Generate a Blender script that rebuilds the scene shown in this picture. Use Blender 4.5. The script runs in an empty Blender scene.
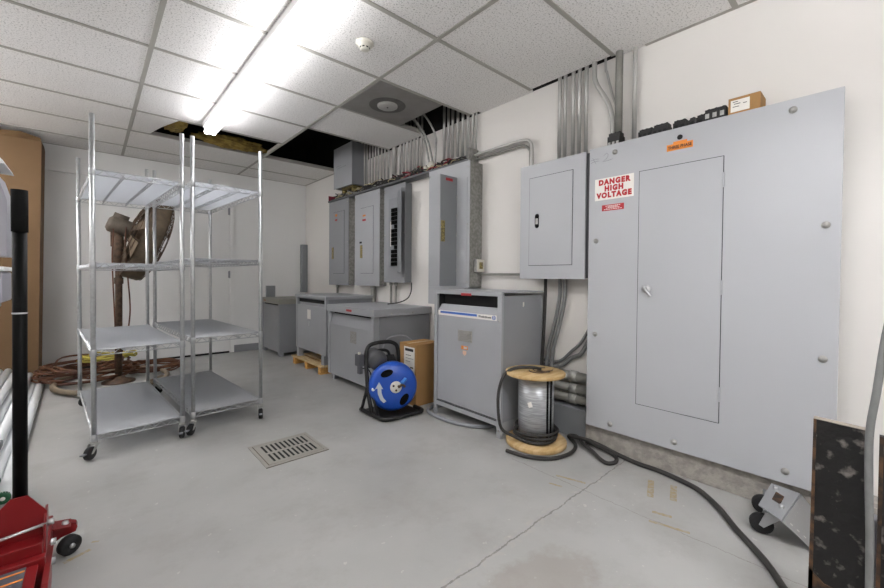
import bpy, bmesh, math, random
from mathutils import Vector, Matrix, noise
R = math.radians
random.seed(7)
scene = bpy.context.scene
COL = scene.collection

# ------------------------------------------------------------------ camera
CAM_F, YAW, PITCH, ROLL = 393.04, .7298, -.0174, .0078
fw = Vector((math.sin(YAW)*math.cos(PITCH), math.cos(YAW)*math.cos(PITCH), math.sin(PITCH)))
rt = Vector((math.cos(YAW), -math.sin(YAW), 0)); up = rt.cross(fw)
r2 = rt*math.cos(ROLL)+up*math.sin(ROLL); u2 = -rt*math.sin(ROLL)+up*math.cos(ROLL)
cd = bpy.data.cameras.new('camera'); cam = bpy.data.objects.new('camera', cd); COL.objects.link(cam)
cd.sensor_fit = 'HORIZONTAL'; cd.sensor_width = 36; cd.lens = CAM_F/884*36
cd.shift_x = 0.0001; cd.shift_y = -(294-284.2)/884; cd.clip_start = .02
m = Matrix((r2, u2, -fw)).transposed().to_4x4(); m.translation = Vector((0, 0, 1.039)); cam.matrix_world = m
scene.camera = cam
# ------------------------------------------------------------------ world, exposure, lamps' strength
w = bpy.data.worlds.new('world'); scene.world = w; w.use_nodes = True
w.node_tree.nodes['Background'].inputs[0].default_value = (.8, .85, .9, 1)
w.node_tree.nodes['Background'].inputs[1].default_value = 0.02
vs = scene.view_settings
vs.view_transform = 'Standard'; vs.look = 'None'; vs.gamma = 1; vs.use_curve_mapping = False
vs.exposure = 1.1
TUBE_POWER = 24.0

# ------------------------------------------------------------------ helpers
def lin(c):
    if isinstance(c, str):
        c = [int(c[i:i+2], 16)/255 for i in (0, 2, 4)]
    return tuple(((x+.055)/1.055)**2.4 if x > .04045 else x/12.92 for x in c)
MATS = {}
def mat(name, col, rough=.5, metal=0., var=.0, vscale=8., bump=0., bscale=60., spec=.5, col2=None, lo=.4, hi=.6, detail=4., stretch=None):
    m = bpy.data.materials.new(name); m.use_nodes = True; MATS[name] = m
    nt = m.node_tree; b = nt.nodes['Principled BSDF']
    c = lin(col); b.inputs['Base Color'].default_value = (*c, 1)
    b.inputs['Roughness'].default_value = rough; b.inputs['Metallic'].default_value = metal
    b.inputs['Specular IOR Level'].default_value = spec
    tc = nt.nodes.new('ShaderNodeTexCoord')
    src = tc.outputs['Object']
    if stretch:
        mp = nt.nodes.new('ShaderNodeMapping'); mp.inputs['Scale'].default_value = stretch
        nt.links.new(src, mp.inputs['Vector']); src = mp.outputs['Vector']
    if var or col2:
        n = nt.nodes.new('ShaderNodeTexNoise'); n.inputs['Scale'].default_value = vscale; n.inputs['Detail'].default_value = detail
        nt.links.new(src, n.inputs['Vector'])
        r = nt.nodes.new('ShaderNodeValToRGB')
        if col2:
            r.color_ramp.elements[0].position = lo; r.color_ramp.elements[1].position = hi
            r.color_ramp.elements[0].color = (*c, 1); r.color_ramp.elements[1].color = (*lin(col2), 1)
        else:
            r.color_ramp.elements[0].position = .3; r.color_ramp.elements[1].position = .7
            r.color_ramp.elements[0].color = (*[x*(1-var) for x in c], 1)
            r.color_ramp.elements[1].color = (*[min(1, x*(1+var)) for x in c], 1)
        nt.links.new(n.outputs['Fac'], r.inputs['Fac']); nt.links.new(r.outputs['Color'], b.inputs['Base Color'])
    if bump:
        n2 = nt.nodes.new('ShaderNodeTexNoise'); n2.inputs['Scale'].default_value = bscale; n2.inputs['Detail'].default_value = 3
        nt.links.new(src, n2.inputs['Vector'])
        bp = nt.nodes.new('ShaderNodeBump'); bp.inputs['Strength'].default_value = bump; bp.inputs['Distance'].default_value = .01
        nt.links.new(n2.outputs['Fac'], bp.inputs['Height']); nt.links.new(bp.outputs['Normal'], b.inputs['Normal'])
    return m
def emit(name, col, s):
    m = bpy.data.materials.new(name); m.use_nodes = True; nt = m.node_tree
    b = nt.nodes['Principled BSDF']; b.inputs['Base Color'].default_value = (.9, .9, .9, 1)
    b.inputs['Emission Color'].default_value = (*lin(col), 1); b.inputs['Emission Strength'].default_value = s
    return m

class MB:
    """collects shapes in world coordinates"""
    def __init__(s): s.bm = bmesh.new()
    def box(s, x0, x1, y0, y1, z0, z1, bev=0.):
        x0, x1 = min(x0, x1), max(x0, x1); y0, y1 = min(y0, y1), max(y0, y1); z0, z1 = min(z0, z1), max(z0, z1)
        v = [s.bm.verts.new((x, y, z)) for x in (x0, x1) for y in (y0, y1) for z in (z0, z1)]
        fs = [s.bm.faces.new([v[i] for i in q]) for q in ((0, 1, 3, 2), (4, 6, 7, 5), (0, 4, 5, 1), (2, 3, 7, 6), (0, 2, 6, 4), (1, 5, 7, 3))]
        if bev:
            es = list({e for f in fs for e in f.edges})
            bmesh.ops.bevel(s.bm, geom=es, offset=bev, segments=2, affect='EDGES', profile=.5)
        return s
    def obox(s, c, ax, ay, az, hx, hy, hz, bev=0.):
        """oriented box: centre, axes, half sizes"""
        c = Vector(c); ax = Vector(ax).normalized(); ay = Vector(ay).normalized(); az = Vector(az).normalized()
        v = [s.bm.verts.new(c+ax*i*hx+ay*j*hy+az*k*hz) for i in (-1, 1) for j in (-1, 1) for k in (-1, 1)]
        fs = [s.bm.faces.new([v[i] for i in q]) for q in ((0, 1, 3, 2), (4, 6, 7, 5), (0, 4, 5, 1), (2, 3, 7, 6), (0, 2, 6, 4), (1, 5, 7, 3))]
        if bev:
            es = list({e for f in fs for e in f.edges})
            bmesh.ops.bevel(s.bm, geom=es, offset=bev, segments=2, affect='EDGES', profile=.5)
        return s
    def prism(s, pts, d):
        """closed polygon (3d points) pushed by vector d"""
        d = Vector(d); a = [s.bm.verts.new(Vector(p)) for p in pts]; b = [s.bm.verts.new(Vector(p)+d) for p in pts]
        n = len(pts); s.bm.faces.new(a[::-1]); s.bm.faces.new(b)
        for i in range(n): s.bm.faces.new((a[i], a[(i+1) % n], b[(i+1) % n], b[i]))
        return s
    def tube(s, pts, r, seg=8, closed=False, cap=True):
        pts = [Vector(p) for p in pts]; n = len(pts); rings = []
        rr = r if isinstance(r, (list, tuple)) else [r]*n
        nrm = None
        for i, p in enumerate(pts):
            if closed: t = (pts[(i+1) % n]-pts[i-1])
            else: t = pts[min(i+1, n-1)]-pts[max(i-1, 0)]
            if t.length < 1e-9: t = Vector((0, 0, 1))
            t.normalize()
            if nrm is None:
                a = Vector((0, 0, 1)) if abs(t.z) < .9 else Vector((1, 0, 0))
                nrm = (a-t*a.dot(t)).normalized()
            else:
                nrm = nrm-t*nrm.dot(t)
                nrm = nrm.normalized() if nrm.length > 1e-6 else t.orthogonal().normalized()
            bn = t.cross(nrm)
            rings.append([s.bm.verts.new(p+(nrm*math.cos(2*math.pi*k/seg)+bn*math.sin(2*math.pi*k/seg))*rr[i]) for k in range(seg)])
        m = n if closed else n-1
        for i in range(m):
            A, B = rings[i], rings[(i+1) % n]
            for k in range(seg):
                f = s.bm.faces.new((A[k], A[(k+1) % seg], B[(k+1) % seg], B[k])); f.smooth = seg > 5
        if not closed and cap:
            s.bm.faces.new(rings[0][::-1]); s.bm.faces.new(rings[-1])
        return s
    def lathe(s, prof, c=(0, 0, 0), axis=(0, 0, 1), seg=24, smooth=True):
        """prof: (radius, height) pairs along axis"""
        c = Vector(c); az = Vector(axis).normalized(); ax = az.orthogonal().normalized(); ay = az.cross(ax)
        rings = []
        for r, h in prof:
            if r < 1e-6: rings.append([s.bm.verts.new(c+az*h)])
            else: rings.append([s.bm.verts.new(c+az*h+(ax*math.cos(2*math.pi*k/seg)+ay*math.sin(2*math.pi*k/seg))*r) for k in range(seg)])
        for A, B in zip(rings, rings[1:]):
            for k in range(seg):
                k2 = (k+1) % seg
                if len(A) == 1 and len(B) == 1: continue
                if len(A) == 1: f = s.bm.faces.new((A[0], B[k2], B[k]))
                elif len(B) == 1: f = s.bm.faces.new((A[k], A[k2], B[0]))
                else: f = s.bm.faces.new((A[k], A[k2], B[k2], B[k]))
                f.smooth = smooth
        return s
    def cyl(s, p0, p1, r, seg=16):
        p0 = Vector(p0); p1 = Vector(p1); L = (p1-p0).length
        return s.lathe([(0, 0), (r, 0), (r, L), (0, L)], p0, p1-p0, seg, False)
    def add(s, me):
        s.bm.from_mesh(me); return s

def smooth_path(pts, n=8, closed=False):
    P = [Vector(p) for p in pts]; out = []; L = len(P)
    rng = L if closed else L-1
    for i in range(rng):
        if closed: a, b, c, d = P[i-1], P[i], P[(i+1) % L], P[(i+2) % L]
        else: a, b, c, d = P[max(i-1, 0)], P[i], P[i+1], P[min(i+2, L-1)]
        for k in range(n):
            t = k/n
            out.append(.5*((2*b)+(-a+c)*t+(2*a-5*b+4*c-d)*t*t+(-a+3*b-3*c+d)*t**3))
    if not closed: out.append(P[-1])
    return out

def origin_of(o):
    v = Vector((0, 0, 0))
    while o: v += o.location; o = o.parent
    return v
def obj(name, mb, material, parent=None, sm=None):
    bm = mb.bm if isinstance(mb, MB) else mb
    bmesh.ops.recalc_face_normals(bm, faces=bm.faces)
    if parent is not None: off = origin_of(parent)
    else:
        xs = [v.co.x for v in bm.verts]; ys = [v.co.y for v in bm.verts]; zs = [v.co.z for v in bm.verts]
        off = Vector(((min(xs)+max(xs))/2, (min(ys)+max(ys))/2, min(zs)))
    for v in bm.verts: v.co -= off
    me = bpy.data.meshes.new(name); bm.to_mesh(me); bm.free()
    me.materials.append(material)
    o = bpy.data.objects.new(name, me); COL.objects.link(o)
    if parent is not None: o.parent = parent
    else: o.location = off
    return o
def thing(name, label, cat, loc=(0, 0, 0), group=None):
    o = bpy.data.objects.new(name, None); COL.objects.link(o); o.location = loc; o.empty_display_size = .05
    o['label'] = label; o['category'] = cat
    if group: o['group'] = group
    return o
def tag(o, label, cat, group=None, kind=None):
    o['label'] = label; o['category'] = cat
    if group: o['group'] = group
    if kind: o['kind'] = kind
    return o
def struct(name, mb, m, parent=None):
    o = obj(name, mb, m, parent)
    if parent is None: o['kind'] = 'structure'
    return o
def copy_tree(o, parent=None):
    c = o.copy(); COL.objects.link(c)
    if parent is not None: c.parent = parent
    for ch in list(o.children): copy_tree(ch, c)
    return c
def text_bm(txt, size, origin, right, upv, bold=0., ext=.0004, align='CENTER', spacing=1.0, sx=1.0):
    cu = bpy.data.curves.new('writing', 'FONT'); cu.body = txt; cu.size = size; cu.align_x = align; cu.align_y = 'CENTER'
    cu.extrude = ext; cu.offset = bold; cu.space_character = spacing; cu.resolution_u = 3
    o = bpy.data.objects.new('writing_source', cu); COL.objects.link(o)
    dg = bpy.context.evaluated_depsgraph_get(); me = bpy.data.meshes.new_from_object(o.evaluated_get(dg))
    right = Vector(right).normalized(); upv = Vector(upv).normalized(); nz = right.cross(upv)
    M = Matrix((right*sx, upv, nz)).transposed().to_4x4(); M.translation = Vector(origin)
    me.transform(M); bpy.data.objects.remove(o); bpy.data.curves.remove(cu)
    mb = MB(); mb.add(me); bpy.data.meshes.remove(me)
    return mb
NY = (0, -1, 0); PZ = (0, 0, 1)      # reading directions of writing on faces that look towards -x

# ------------------------------------------------------------------ materials
M_wall = mat('wall_paint', 'e0ddd8', .75, var=.03, vscale=1.2, bump=.08, bscale=9)
M_wallb = mat('back_wall_paint', 'e6e6e4', .75, var=.02, vscale=1.1, bump=.05, bscale=20)
M_door = mat('door_paint', 'dededc', .5, var=.02, vscale=2)
M_base = mat('baseboard_grey', '85878a', .6, var=.05)
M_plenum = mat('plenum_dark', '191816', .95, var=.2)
M_grid = mat('ceiling_grid_paint', 'a6a39b', .5)
M_gap = mat('dark_gap', '1b1b1b', .9)
M_grey = mat('panel_grey', 'a9abae', .42, var=.015, vscale=3, spec=.4)
M_greyl = mat('cabinet_grey', 'acaeb1', .40, var=.012, vscale=2.5, spec=.4)
M_greyd = mat('old_panel_grey', '909295', .45, var=.03, vscale=5)
M_greydk = mat('dark_panel_grey', '85888b', .5, var=.03, vscale=6)
M_xf = mat('transformer_grey', '9fa1a4', .45, var=.02, vscale=4)
M_xfd = mat('transformer_side_grey', '8d8f92', .5, var=.03, vscale=4)
M_khaki = mat('khaki_grey', '96948a', .55, var=.03)
M_black = mat('black_paint', '141414', .5)
M_blackm = mat('black_matte', '0e0e0e', .8, spec=.15)
M_gloss = mat('black_gloss', '070707', .5, spec=.12)
M_galv = mat('galvanised', '9c9c98', .45, .35, col2='b4b3ae', vscale=40)
M_conduit = mat('conduit_steel', 'b3b2ae', .38, .45, var=.08, vscale=14)
M_conduitd = mat('dull_conduit', '86857f', .5, .3, var=.15, vscale=14)
M_flex = mat('flex_conduit', '7b7c7b', .5, .2, var=.1, vscale=30)
M_mottle = mat('mottled_steel', '807f7a', .75, col2='969590', vscale=45, detail=6, bump=.3, bscale=80)
M_chrome = mat('chrome', 'bfc1c2', .34, .85, var=.08, vscale=60)
M_wire = mat('zinc_wire', 'b9bbbd', .4, .6)
M_rubber = mat('rubber', '1c1c1d', .75)
M_rust = mat('rusty_steel', '4c3d32', .65, .3, col2='65503f', vscale=30)
M_card = mat('cardboard', '6f563a', .85, var=.06, vscale=4, bump=.05)
M_card2 = mat('box_cardboard', 'a67f4f', .85, var=.06, vscale=6)
M_cardd = mat('torn_cardboard', '664e32', .9, var=.15, vscale=12)
M_wood = mat('plywood', 'cdb183', .65, col2='bd9c68', vscale=7, stretch=(1, 6, 1))
M_pallet = mat('orange_stained_wood', 'b8803a', .6, col2='cf9f56', vscale=9, stretch=(8, 1, 8))
M_pallet2 = mat('pale_pallet_wood', 'cdb48a', .7, col2='b89a6c', vscale=9, stretch=(8, 1, 8))
M_white = mat('white_plastic', 'a2a2aa', .5)
M_white2 = mat('bright_white_plastic', 'd9dadb', .4)
M_offw = mat('off_white_plastic', 'd8d5c9', .45)
M_lampw = mat('lamp_housing', 'd8d8d6', .4)
M_label = mat('white_label', 'e4e1da', .6)
M_red = mat('red_letters', 'b5242c', .6)
M_redl = mat('red_label', 'b03036', .6, var=.1, vscale=60)
M_orange = mat('orange_label', 'e0862f', .6)
M_ink = mat('ink', '2b2b2c', .7)
M_pencil = mat('pencil', '77797c', .8)
M_brass = mat('brass_plate', 'a3935a', .45, .4, col2='6b6142', vscale=60)
M_blue = mat('blue_plastic', '1c4fb0', .32, var=.06, vscale=10)
M_blue2 = mat('blue_stripe', '3f67b2', .5)
M_cable = mat('black_cable', '2f2d2b', .6, var=.1)
M_greyc = mat('grey_cable', '84868a', .5)
M_redp = mat('red_paint', '7a1317', .32, var=.1, vscale=6)
M_ins = mat('insulation_wool', '6a5524', .95, col2='8c7637', vscale=18, bump=1, bscale=30)
M_cord = mat('brown_cord', '4b2c1f', .6, col2='6a4229', vscale=5)
M_cordy = mat('yellow_cord', 'b5a748', .6)
M_hose = mat('tan_hose', '857764', .65, var=.15, vscale=8)
M_conc = mat('concrete', '8f8b85', .9, col2='a39e96', vscale=25, detail=8, bump=.6, bscale=60)
M_steelb = mat('scuffed_black_steel', '100f0f', .5, .1, col2='77706c', vscale=30, lo=.57, hi=.72, detail=12, bump=.5, bscale=40)
M_rustb = mat('rust_edge', '5a3f28', .75, col2='2a211a', vscale=30)
M_alu = mat('perforated_aluminium', 'b4b6b8', .35, .7)
M_nylon = mat('fan_shroud_dusty', '4b3f30', .7, col2='6a5a46', vscale=14, lo=.3, hi=.7)
M_wirered = mat('red_wire', '8c2430', .5)
M_wireyel = mat('cream_wire', 'c0b48c', .5)
M_terr = mat('red_inner_paint', '8c3040', .6)
M_plate = mat('data_plate', '8f8e88', .5, .3, col2='a5a49e', vscale=120)
M_tubeg = mat('frosted_tube', 'e6e9ea', .5)
M_green = mat('green_cap', '1d5b3a', .5)
M_silver = mat('silver_shrinkwrap', '9fa2a5', .35, .4, col2='bfc2c4', vscale=12, stretch=(1, 1, 12))

# translucent shelf liner
M_liner = bpy.data.materials.new('frosted_liner'); M_liner.use_nodes = True
nt = M_liner.node_tree; b = nt.nodes['Principled BSDF']; b.inputs['Base Color'].default_value = (.78, .79, .82, 1); b.inputs['Roughness'].default_value = .35
tr = nt.nodes.new('ShaderNodeBsdfTransparent'); tl = nt.nodes.new('ShaderNodeBsdfTranslucent'); tl.inputs['Color'].default_value = (.75, .78, .82, 1)
m1 = nt.nodes.new('ShaderNodeMixShader'); m1.inputs[0].default_value = .45
m2 = nt.nodes.new('ShaderNodeMixShader'); m2.inputs[0].default_value = .25
nt.links.new(b.outputs[0], m1.inputs[1]); nt.links.new(tl.outputs[0], m1.inputs[2])
nt.links.new(m1.outputs[0], m2.inputs[1]); nt.links.new(tr.outputs[0], m2.inputs[2])
nt.links.new(m2.outputs[0], nt.nodes['Material Output'].inputs['Surface'])

# acoustic tile
def tile_mat():
    m = bpy.data.materials.new('acoustic_tile'); m.use_nodes = True; nt = m.node_tree; b = nt.nodes['Principled BSDF']
    b.inputs['Roughness'].default_value = .9
    tc = nt.nodes.new('ShaderNodeTexCoord'); n = nt.nodes.new('ShaderNodeTexNoise'); n.inputs['Scale'].default_value = 105; n.inputs['Detail'].default_value = 3
    n.inputs['Roughness'].default_value = .7
    nt.links.new(tc.outputs['Object'], n.inputs['Vector'])
    r = nt.nodes.new('ShaderNodeValToRGB'); r.color_ramp.elements[0].position = .36; r.color_ramp.elements[1].position = .46
    r.color_ramp.elements[0].color = (*lin('b4b1ad'), 1); r.color_ramp.elements[1].color = (*lin('f3f1ee'), 1)
    nt.links.new(n.outputs['Fac'], r.inputs['Fac'])
    n2 = nt.nodes.new('ShaderNodeTexNoise'); n2.inputs['Scale'].default_value = 1.5
    nt.links.new(tc.outputs['Object'], n2.inputs['Vector'])
    mx = nt.nodes.new('ShaderNodeMix'); mx.data_type = 'RGBA'; mx.blend_type = 'MULTIPLY'; mx.inputs[0].default_value = .12
    nt.links.new(r.outputs['Color'], mx.inputs[6]); nt.links.new(n2.outputs['Fac'], mx.inputs[7])
    nt.links.new(mx.outputs[2], b.inputs['Base Color'])
    bp = nt.nodes.new('ShaderNodeBump'); bp.inputs['Strength'].default_value = .4; bp.inputs['Distance'].default_value = .004
    nt.links.new(n.outputs['Fac'], bp.inputs['Height']); nt.links.new(bp.outputs['Normal'], b.inputs['Normal'])
    return m
M_tile = tile_mat()

# painted concrete floor with joints, wear and tape marks
def floor_mat():
    m = bpy.data.materials.new('painted_floor'); m.use_nodes = True; nt = m.node_tree; N = nt.nodes; L = nt.links
    b = N['Principled BSDF']; b.inputs['Roughness'].default_value = .38; b.inputs['Specular IOR Level'].default_value = .45
    geo = N.new('ShaderNodeNewGeometry')
    P = geo.outputs['Position']
    def noise_(scale, det=4, rough=.5):
        n = N.new('ShaderNodeTexNoise'); n.inputs['Scale'].default_value = scale; n.inputs['Detail'].default_value = det; n.inputs['Roughness'].default_value = rough
        L.new(P, n.inputs['Vector']); return n.outputs['Fac']
    def ramp(src, p0, c0, p1, c1):
        r = N.new('ShaderNodeValToRGB'); e = r.color_ramp.elements; e[0].position = p0; e[1].position = p1; e[0].color = (*c0, 1); e[1].color = (*c1, 1)
        L.new(src, r.inputs['Fac']); return r.outputs['Color']
    def math_(op, a, b_=None, c=None):
        q = N.new('ShaderNodeMath'); q.operation = op
        for i, v in enumerate((a, b_, c)):
            if v is None: continue
            if isinstance(v, (int, float)): q.inputs[i].default_value = v
            else: L.new(v, q.inputs[i])
        return q.outputs[0]
    def mix(f, a, c):
        x = N.new('ShaderNodeMix'); x.data_type = 'RGBA'
        if isinstance(f, float): x.inputs[0].default_value = f
        else: L.new(f, x.inputs[0])
        for i, v in ((6, a), (7, c)):
            if isinstance(v, tuple): x.inputs[i].default_value = (*v, 1)
            else: L.new(v, x.inputs[i])
        return x.outputs[2]
    base = ramp(noise_(2.2, 5), .3, lin('a1a19e'), .7, lin('adadaa'))
    # greenish-grey coat on the back half and bare patches in front
    bare = ramp(noise_(1.1, 6, .65), .56, (0, 0, 0), .66, (1, 1, 1))
    sx = N.new('ShaderNodeSeparateXYZ'); L.new(P, sx.inputs[0]); X, Y = sx.outputs[0], sx.outputs[1]
    nearw = math_('SMOOTH_MIN', math_('MAXIMUM', math_('SUBTRACT', 1.35, Y), 0.), 1., .2)
    c = mix(math_('MULTIPLY', math_('MULTIPLY', bare, nearw), .5), base, lin('96897b'))
    spk = ramp(noise_(30, 3), .70, (0, 0, 0), .73, (1, 1, 1))
    c = mix(math_('MULTIPLY', spk, .7), c, lin('c2c0bb'))
    scr = ramp(noise_(7, 8, .75), .66, (0, 0, 0), .7, (1, 1, 1))
    c = mix(math_('MULTIPLY', scr, .5), c, lin('c4c2be'))
    drt = ramp(noise_(3.1, 9, .7), .50, (0, 0, 0), .66, (1, 1, 1))
    c = mix(math_('MULTIPLY', drt, .35), c, lin('8f8a84'))
    wob = math_('MULTIPLY', math_('SUBTRACT', noise_(9, 6, .7), .5), .05)
    # joints: one across at y=.955, one along x=1.80
    j1 = math_('LESS_THAN', math_('ABSOLUTE', math_('SUBTRACT', math_('ADD', Y, wob), .957)), .0035)
    j2 = math_('LESS_THAN', math_('ABSOLUTE', math_('SUBTRACT', math_('ADD', X, wob), 1.80)), .0022)
    c = mix(math_('MULTIPLY', j1, .6), c, lin('55504a'))
    c = mix(math_('MULTIPLY', math_('MULTIPLY', j2, math_('LESS_THAN', Y, 1.4)), .45), c, lin('6b6257'))
    edge = math_('LESS_THAN', math_('ABSOLUTE', math_('SUBTRACT', Y, .957)), .03)
    c = mix(math_('MULTIPLY', math_('MULTIPLY', edge, ramp(noise_(30, 5), .5, (0, 0, 0), .6, (1, 1, 1))), .3), c, lin('b4aea5'))
    # ochre tape marks
    for (x, y, a, hl, hw) in [(2.068, .745, 19, .09, .014), (2.107, .655, 17, .08, .014), (1.846, 1.054, 107, .075, .009), (1.738, 1.075, 105, .033, .007),
                              (1.876, .628, 107, .038, .010), (1.804, .576, 106, .075, .008), (-.042, 1.96, 24, .040, .009), (.009, 2.022, -27, .012, .006)]:
        ca, sa = math.cos(R(a)), math.sin(R(a))
        dx = math_('SUBTRACT', X, x); dy = math_('SUBTRACT', Y, y)
        uu = math_('ABSOLUTE', math_('ADD', math_('MULTIPLY', dx, ca), math_('MULTIPLY', dy, sa)))
        vv = math_('ABSOLUTE', math_('SUBTRACT', math_('MULTIPLY', dy, ca), math_('MULTIPLY', dx, sa)))
        f = math_('MULTIPLY', math_('LESS_THAN', uu, hl), math_('LESS_THAN', vv, hw))
        f = math_('MULTIPLY', f, ramp(noise_(60, 4), .38, (.3, .3, .3), .6, (.85, .85, .85)))
        c = mix(f, c, lin('a08c5c'))
    # bare brownish patch
    ex = math_('DIVIDE', math_('SUBTRACT', X, 1.10), .30); ey = math_('DIVIDE', math_('SUBTRACT', Y, .74), .16)
    rr2 = math_('ADD', math_('SQRT', math_('ADD', math_('MULTIPLY', ex, ex), math_('MULTIPLY', ey, ey))), math_('MULTIPLY', math_('SUBTRACT', noise_(8, 6, .7), .5), 1.2))
    c = mix(math_('MULTIPLY', ramp(rr2, .75, (1, 1, 1), 1.0, (0, 0, 0)), .35), c, lin('857a6e'))
    L.new(c, b.inputs['Base Color'])
    rr = math_('ADD', .33, math_('MULTIPLY', noise_(6, 5), .2)); L.new(rr, b.inputs['Roughness'])
    bp = N.new('ShaderNodeBump'); bp.inputs['Strength'].default_value = .12; bp.inputs['Distance'].default_value = .006
    L.new(noise_(20, 6), bp.inputs['Height']); L.new(bp.outputs['Normal'], b.inputs['Normal'])
    return m
M_floor = floor_mat()

# ------------------------------------------------------------------ room shell
XR, YB, ZC, XL, YN = 2.451, 5.864, 2.414, -1.7, -2.6
ZP = 2.95
struct('floor', MB().box(XL-.1, XR+.1, YN-.1, YB+.1, -.1, 0), M_floor)
struct('wall_right', MB().box(XR, XR+.1, YN-.1, YB+.1, 0, ZC+.006), M_wall)
struct('wall_back', MB().box(XL-.1, XR, YB, YB+.1, 0, ZC+.006), M_wallb)
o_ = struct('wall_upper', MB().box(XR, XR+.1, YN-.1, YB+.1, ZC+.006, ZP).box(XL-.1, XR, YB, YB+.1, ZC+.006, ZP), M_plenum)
struct('wall_left', MB().box(XL-.1, XL, YN-.1, YB, 0, ZP), M_wall)
struct('wall_front', MB().box(XL, XR, YN-.1, YN, 0, ZP), M_wall)
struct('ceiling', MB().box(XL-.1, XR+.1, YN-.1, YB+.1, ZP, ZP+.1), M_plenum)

XA, Y0, T, W_ = .282, 2.346, .61, 1.22
cols = [(XL, XA-W_), (XA-W_, XA), (XA, XA+W_), (XA+W_, XR)]
ys = [Y0+T*k for k in range(-8, 6)]
ys = [YN]+[y for y in ys if y > YN]+[YB]
tl_ = MB()
def is_hole(ci, y):
    if ci == 2 and 4.176-.01 < y < 4.7: return True
    if ci == 3 and 3.566-.01 < y < 4.7: return True
    if ci == 3 and abs(y-2.346) < .01: return True
    return False
for ci, (xa, xb) in enumerate(cols):
    for ya, yb in zip(ys, ys[1:]):
        if is_hole(ci, ya): continue
        xe = xb
        if ci == 3:
            xe = XR-.04 if ya > .8 else XR
            if ya > 4.7: xe = XR
        if ci == 3 and abs(ya-1.126) < .01:
            tl_.box(xa+.008, XR-.045, ya+.008, yb-.008, ZC+.002, ZC+.018); continue
        if ci == 3 and abs(ya-1.736) < .01:
            tl_.box(xa+.008, XR-.003, ya+.008, 2.255, ZC+.002, ZC+.018).box(xa+.008, XR-.045, 2.255, yb-.008, ZC+.002, ZC+.018); continue
        tl_.box(xa+.008, xe-.004, ya+.008, yb-.008, ZC+.002, ZC+.018)
struct('ceiling', tl_, M_tile)
g = MB()
for x in (XA-W_, XA, XA+W_):
    g.box(x-.0125, x+.0125, YN, YB, ZC-.003, ZC+.002); g.box(x-.001, x+.001, YN, YB, ZC+.002, ZC+.04)
struct('trim_1', g, M_grid)
g = MB()
for ci, (xa, xb) in enumerate(cols):
    for y in ys[1:-1]:
        if ci == 3 and (abs(y-4.176) < .02): continue
        xe = xb-.0125 if ci < 3 else (XR-.04 if y > 1 else XR)
        if ci == 3 and (abs(y-2.346) < .02 or abs(y-2.956) < .02): xe = XR-.05
        g.box(xa+.0125, xe, y-.0125, y+.0125, ZC-.0025, ZC+.0015); g.box(xa+.0125, xe, y-.001, y+.001, ZC+.002, ZC+.035)
struct('trim_2', g, M_grid)
g = MB(); g.box(XL, XR-.02, YB-.02, YB, ZC-.002, ZC+.001); g.box(XR-.02, XR, 4.80, YB, ZC-.002, ZC+.001); g.box(XR-.02, XR, YN, .95, ZC-.002, ZC+.001)
struct('trim_3', g, M_grid)
# double door in the back wall
dr = MB(); dr.box(-.62, .50, YB-.012, YB, .025, 2.12, .003); 
d1 = struct('door_1', dr, M_door)
struct('door_leaf', MB().box(.506, 1.392, YB-.014, YB, .025, 2.12, .003), M_door, d1)
fr = MB(); fr.box(-.66, 1.45, YB-.022, YB, 2.132, 2.175, .002); fr.box(1.402, 1.45, YB-.022, YB, 0, 2.132, .002); fr.box(-.66, -.63, YB-.022, YB, 0, 2.132, .002)
struct('door_frame', fr, M_wallb, d1)
for z in (1.055, 1.90):
    h = struct('hinge', MB().cyl((1.397, YB-.02, z-.05), (1.397, YB-.02, z+.05), .007, 10).box(1.38, 1.414, YB-.017, YB-.012, z-.045, z+.045), M_greydk, d1)
struct('under_door_gap', MB().box(-.62, 1.392, YB-.016, YB, .002, .024), M_gap, d1)  # dark strip painted in for the shaded gap under the door
struct('baseboard_back', MB().box(1.452, XR, YB-.01, YB, 0, .095, .002), M_base)

# ------------------------------------------------------------------ ceiling fittings
def strip_light(y0, y1, label, dx=0., tube=None, drop=0.):
    ZF = ZC; ZC_ = ZC-drop
    tube = tube or M_tubeon
    t = thing('strip_light', label, 'light', (.805, (y0+y1)/2, ZC_-.11), None)
    h = MB(); h.prism([(.755, y0, ZC_-.003), (.755, y0, ZC_-.05), (.763, y0, ZC_-.056), (.847, y0, ZC_-.056), (.855, y0, ZC_-.05), (.855, y0, ZC_-.003)], (0, y1-y0, 0))
    obj('housing', h, M_lampw, t)
    for y in (y0+.012, y1-.012):
        e = MB(); e.box(.765, .845, y-.008, y+.008, ZC_-.108, ZC_-.0565, .004); obj('lamp_holder', e, M_white, t)
    for x in (.779, .831):
        q = MB(); q.tube([(x, y0+.03, ZC_-.095), (x, y1-.03, ZC_-.095)], .019, 16); obj('fluorescent_tube', q, tube, t)
    if drop:
        for y in (y0+.4, y1-.4): obj('hanging_rod', MB().tube([(.805, y, ZC_-.003), (.805, y, ZC)], .004, 8), M_galv, t)
    t.location.x += dx
    return t
M_tubeon = emit('lit_tube', 'fbfafd', TUBE_POWER*.36)
M_tubedim = emit('added_dim_tube', 'fbfafd', TUBE_POWER*.14)  # weak glow for the added nearer left lamp
M_tubefar = emit('added_far_tube', 'fbfafd', TUBE_POWER*.85)  # glow for the added farther left lamp
M_tubeadded = emit('added_rear_tube', 'fbfafd', TUBE_POWER*1.1)  # strongest glow, for the added lamp behind the camera
strip_light(1.62, 4.06, 'white fluorescent strip light on the ceiling with lit tubes, above the wire shelving')
strip_light(-1.85, .60, 'added unseen strip light hung behind the camera to brighten the room', 0, M_tubeadded, .38)  # added lamp, brightens the near room and the ceiling
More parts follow.
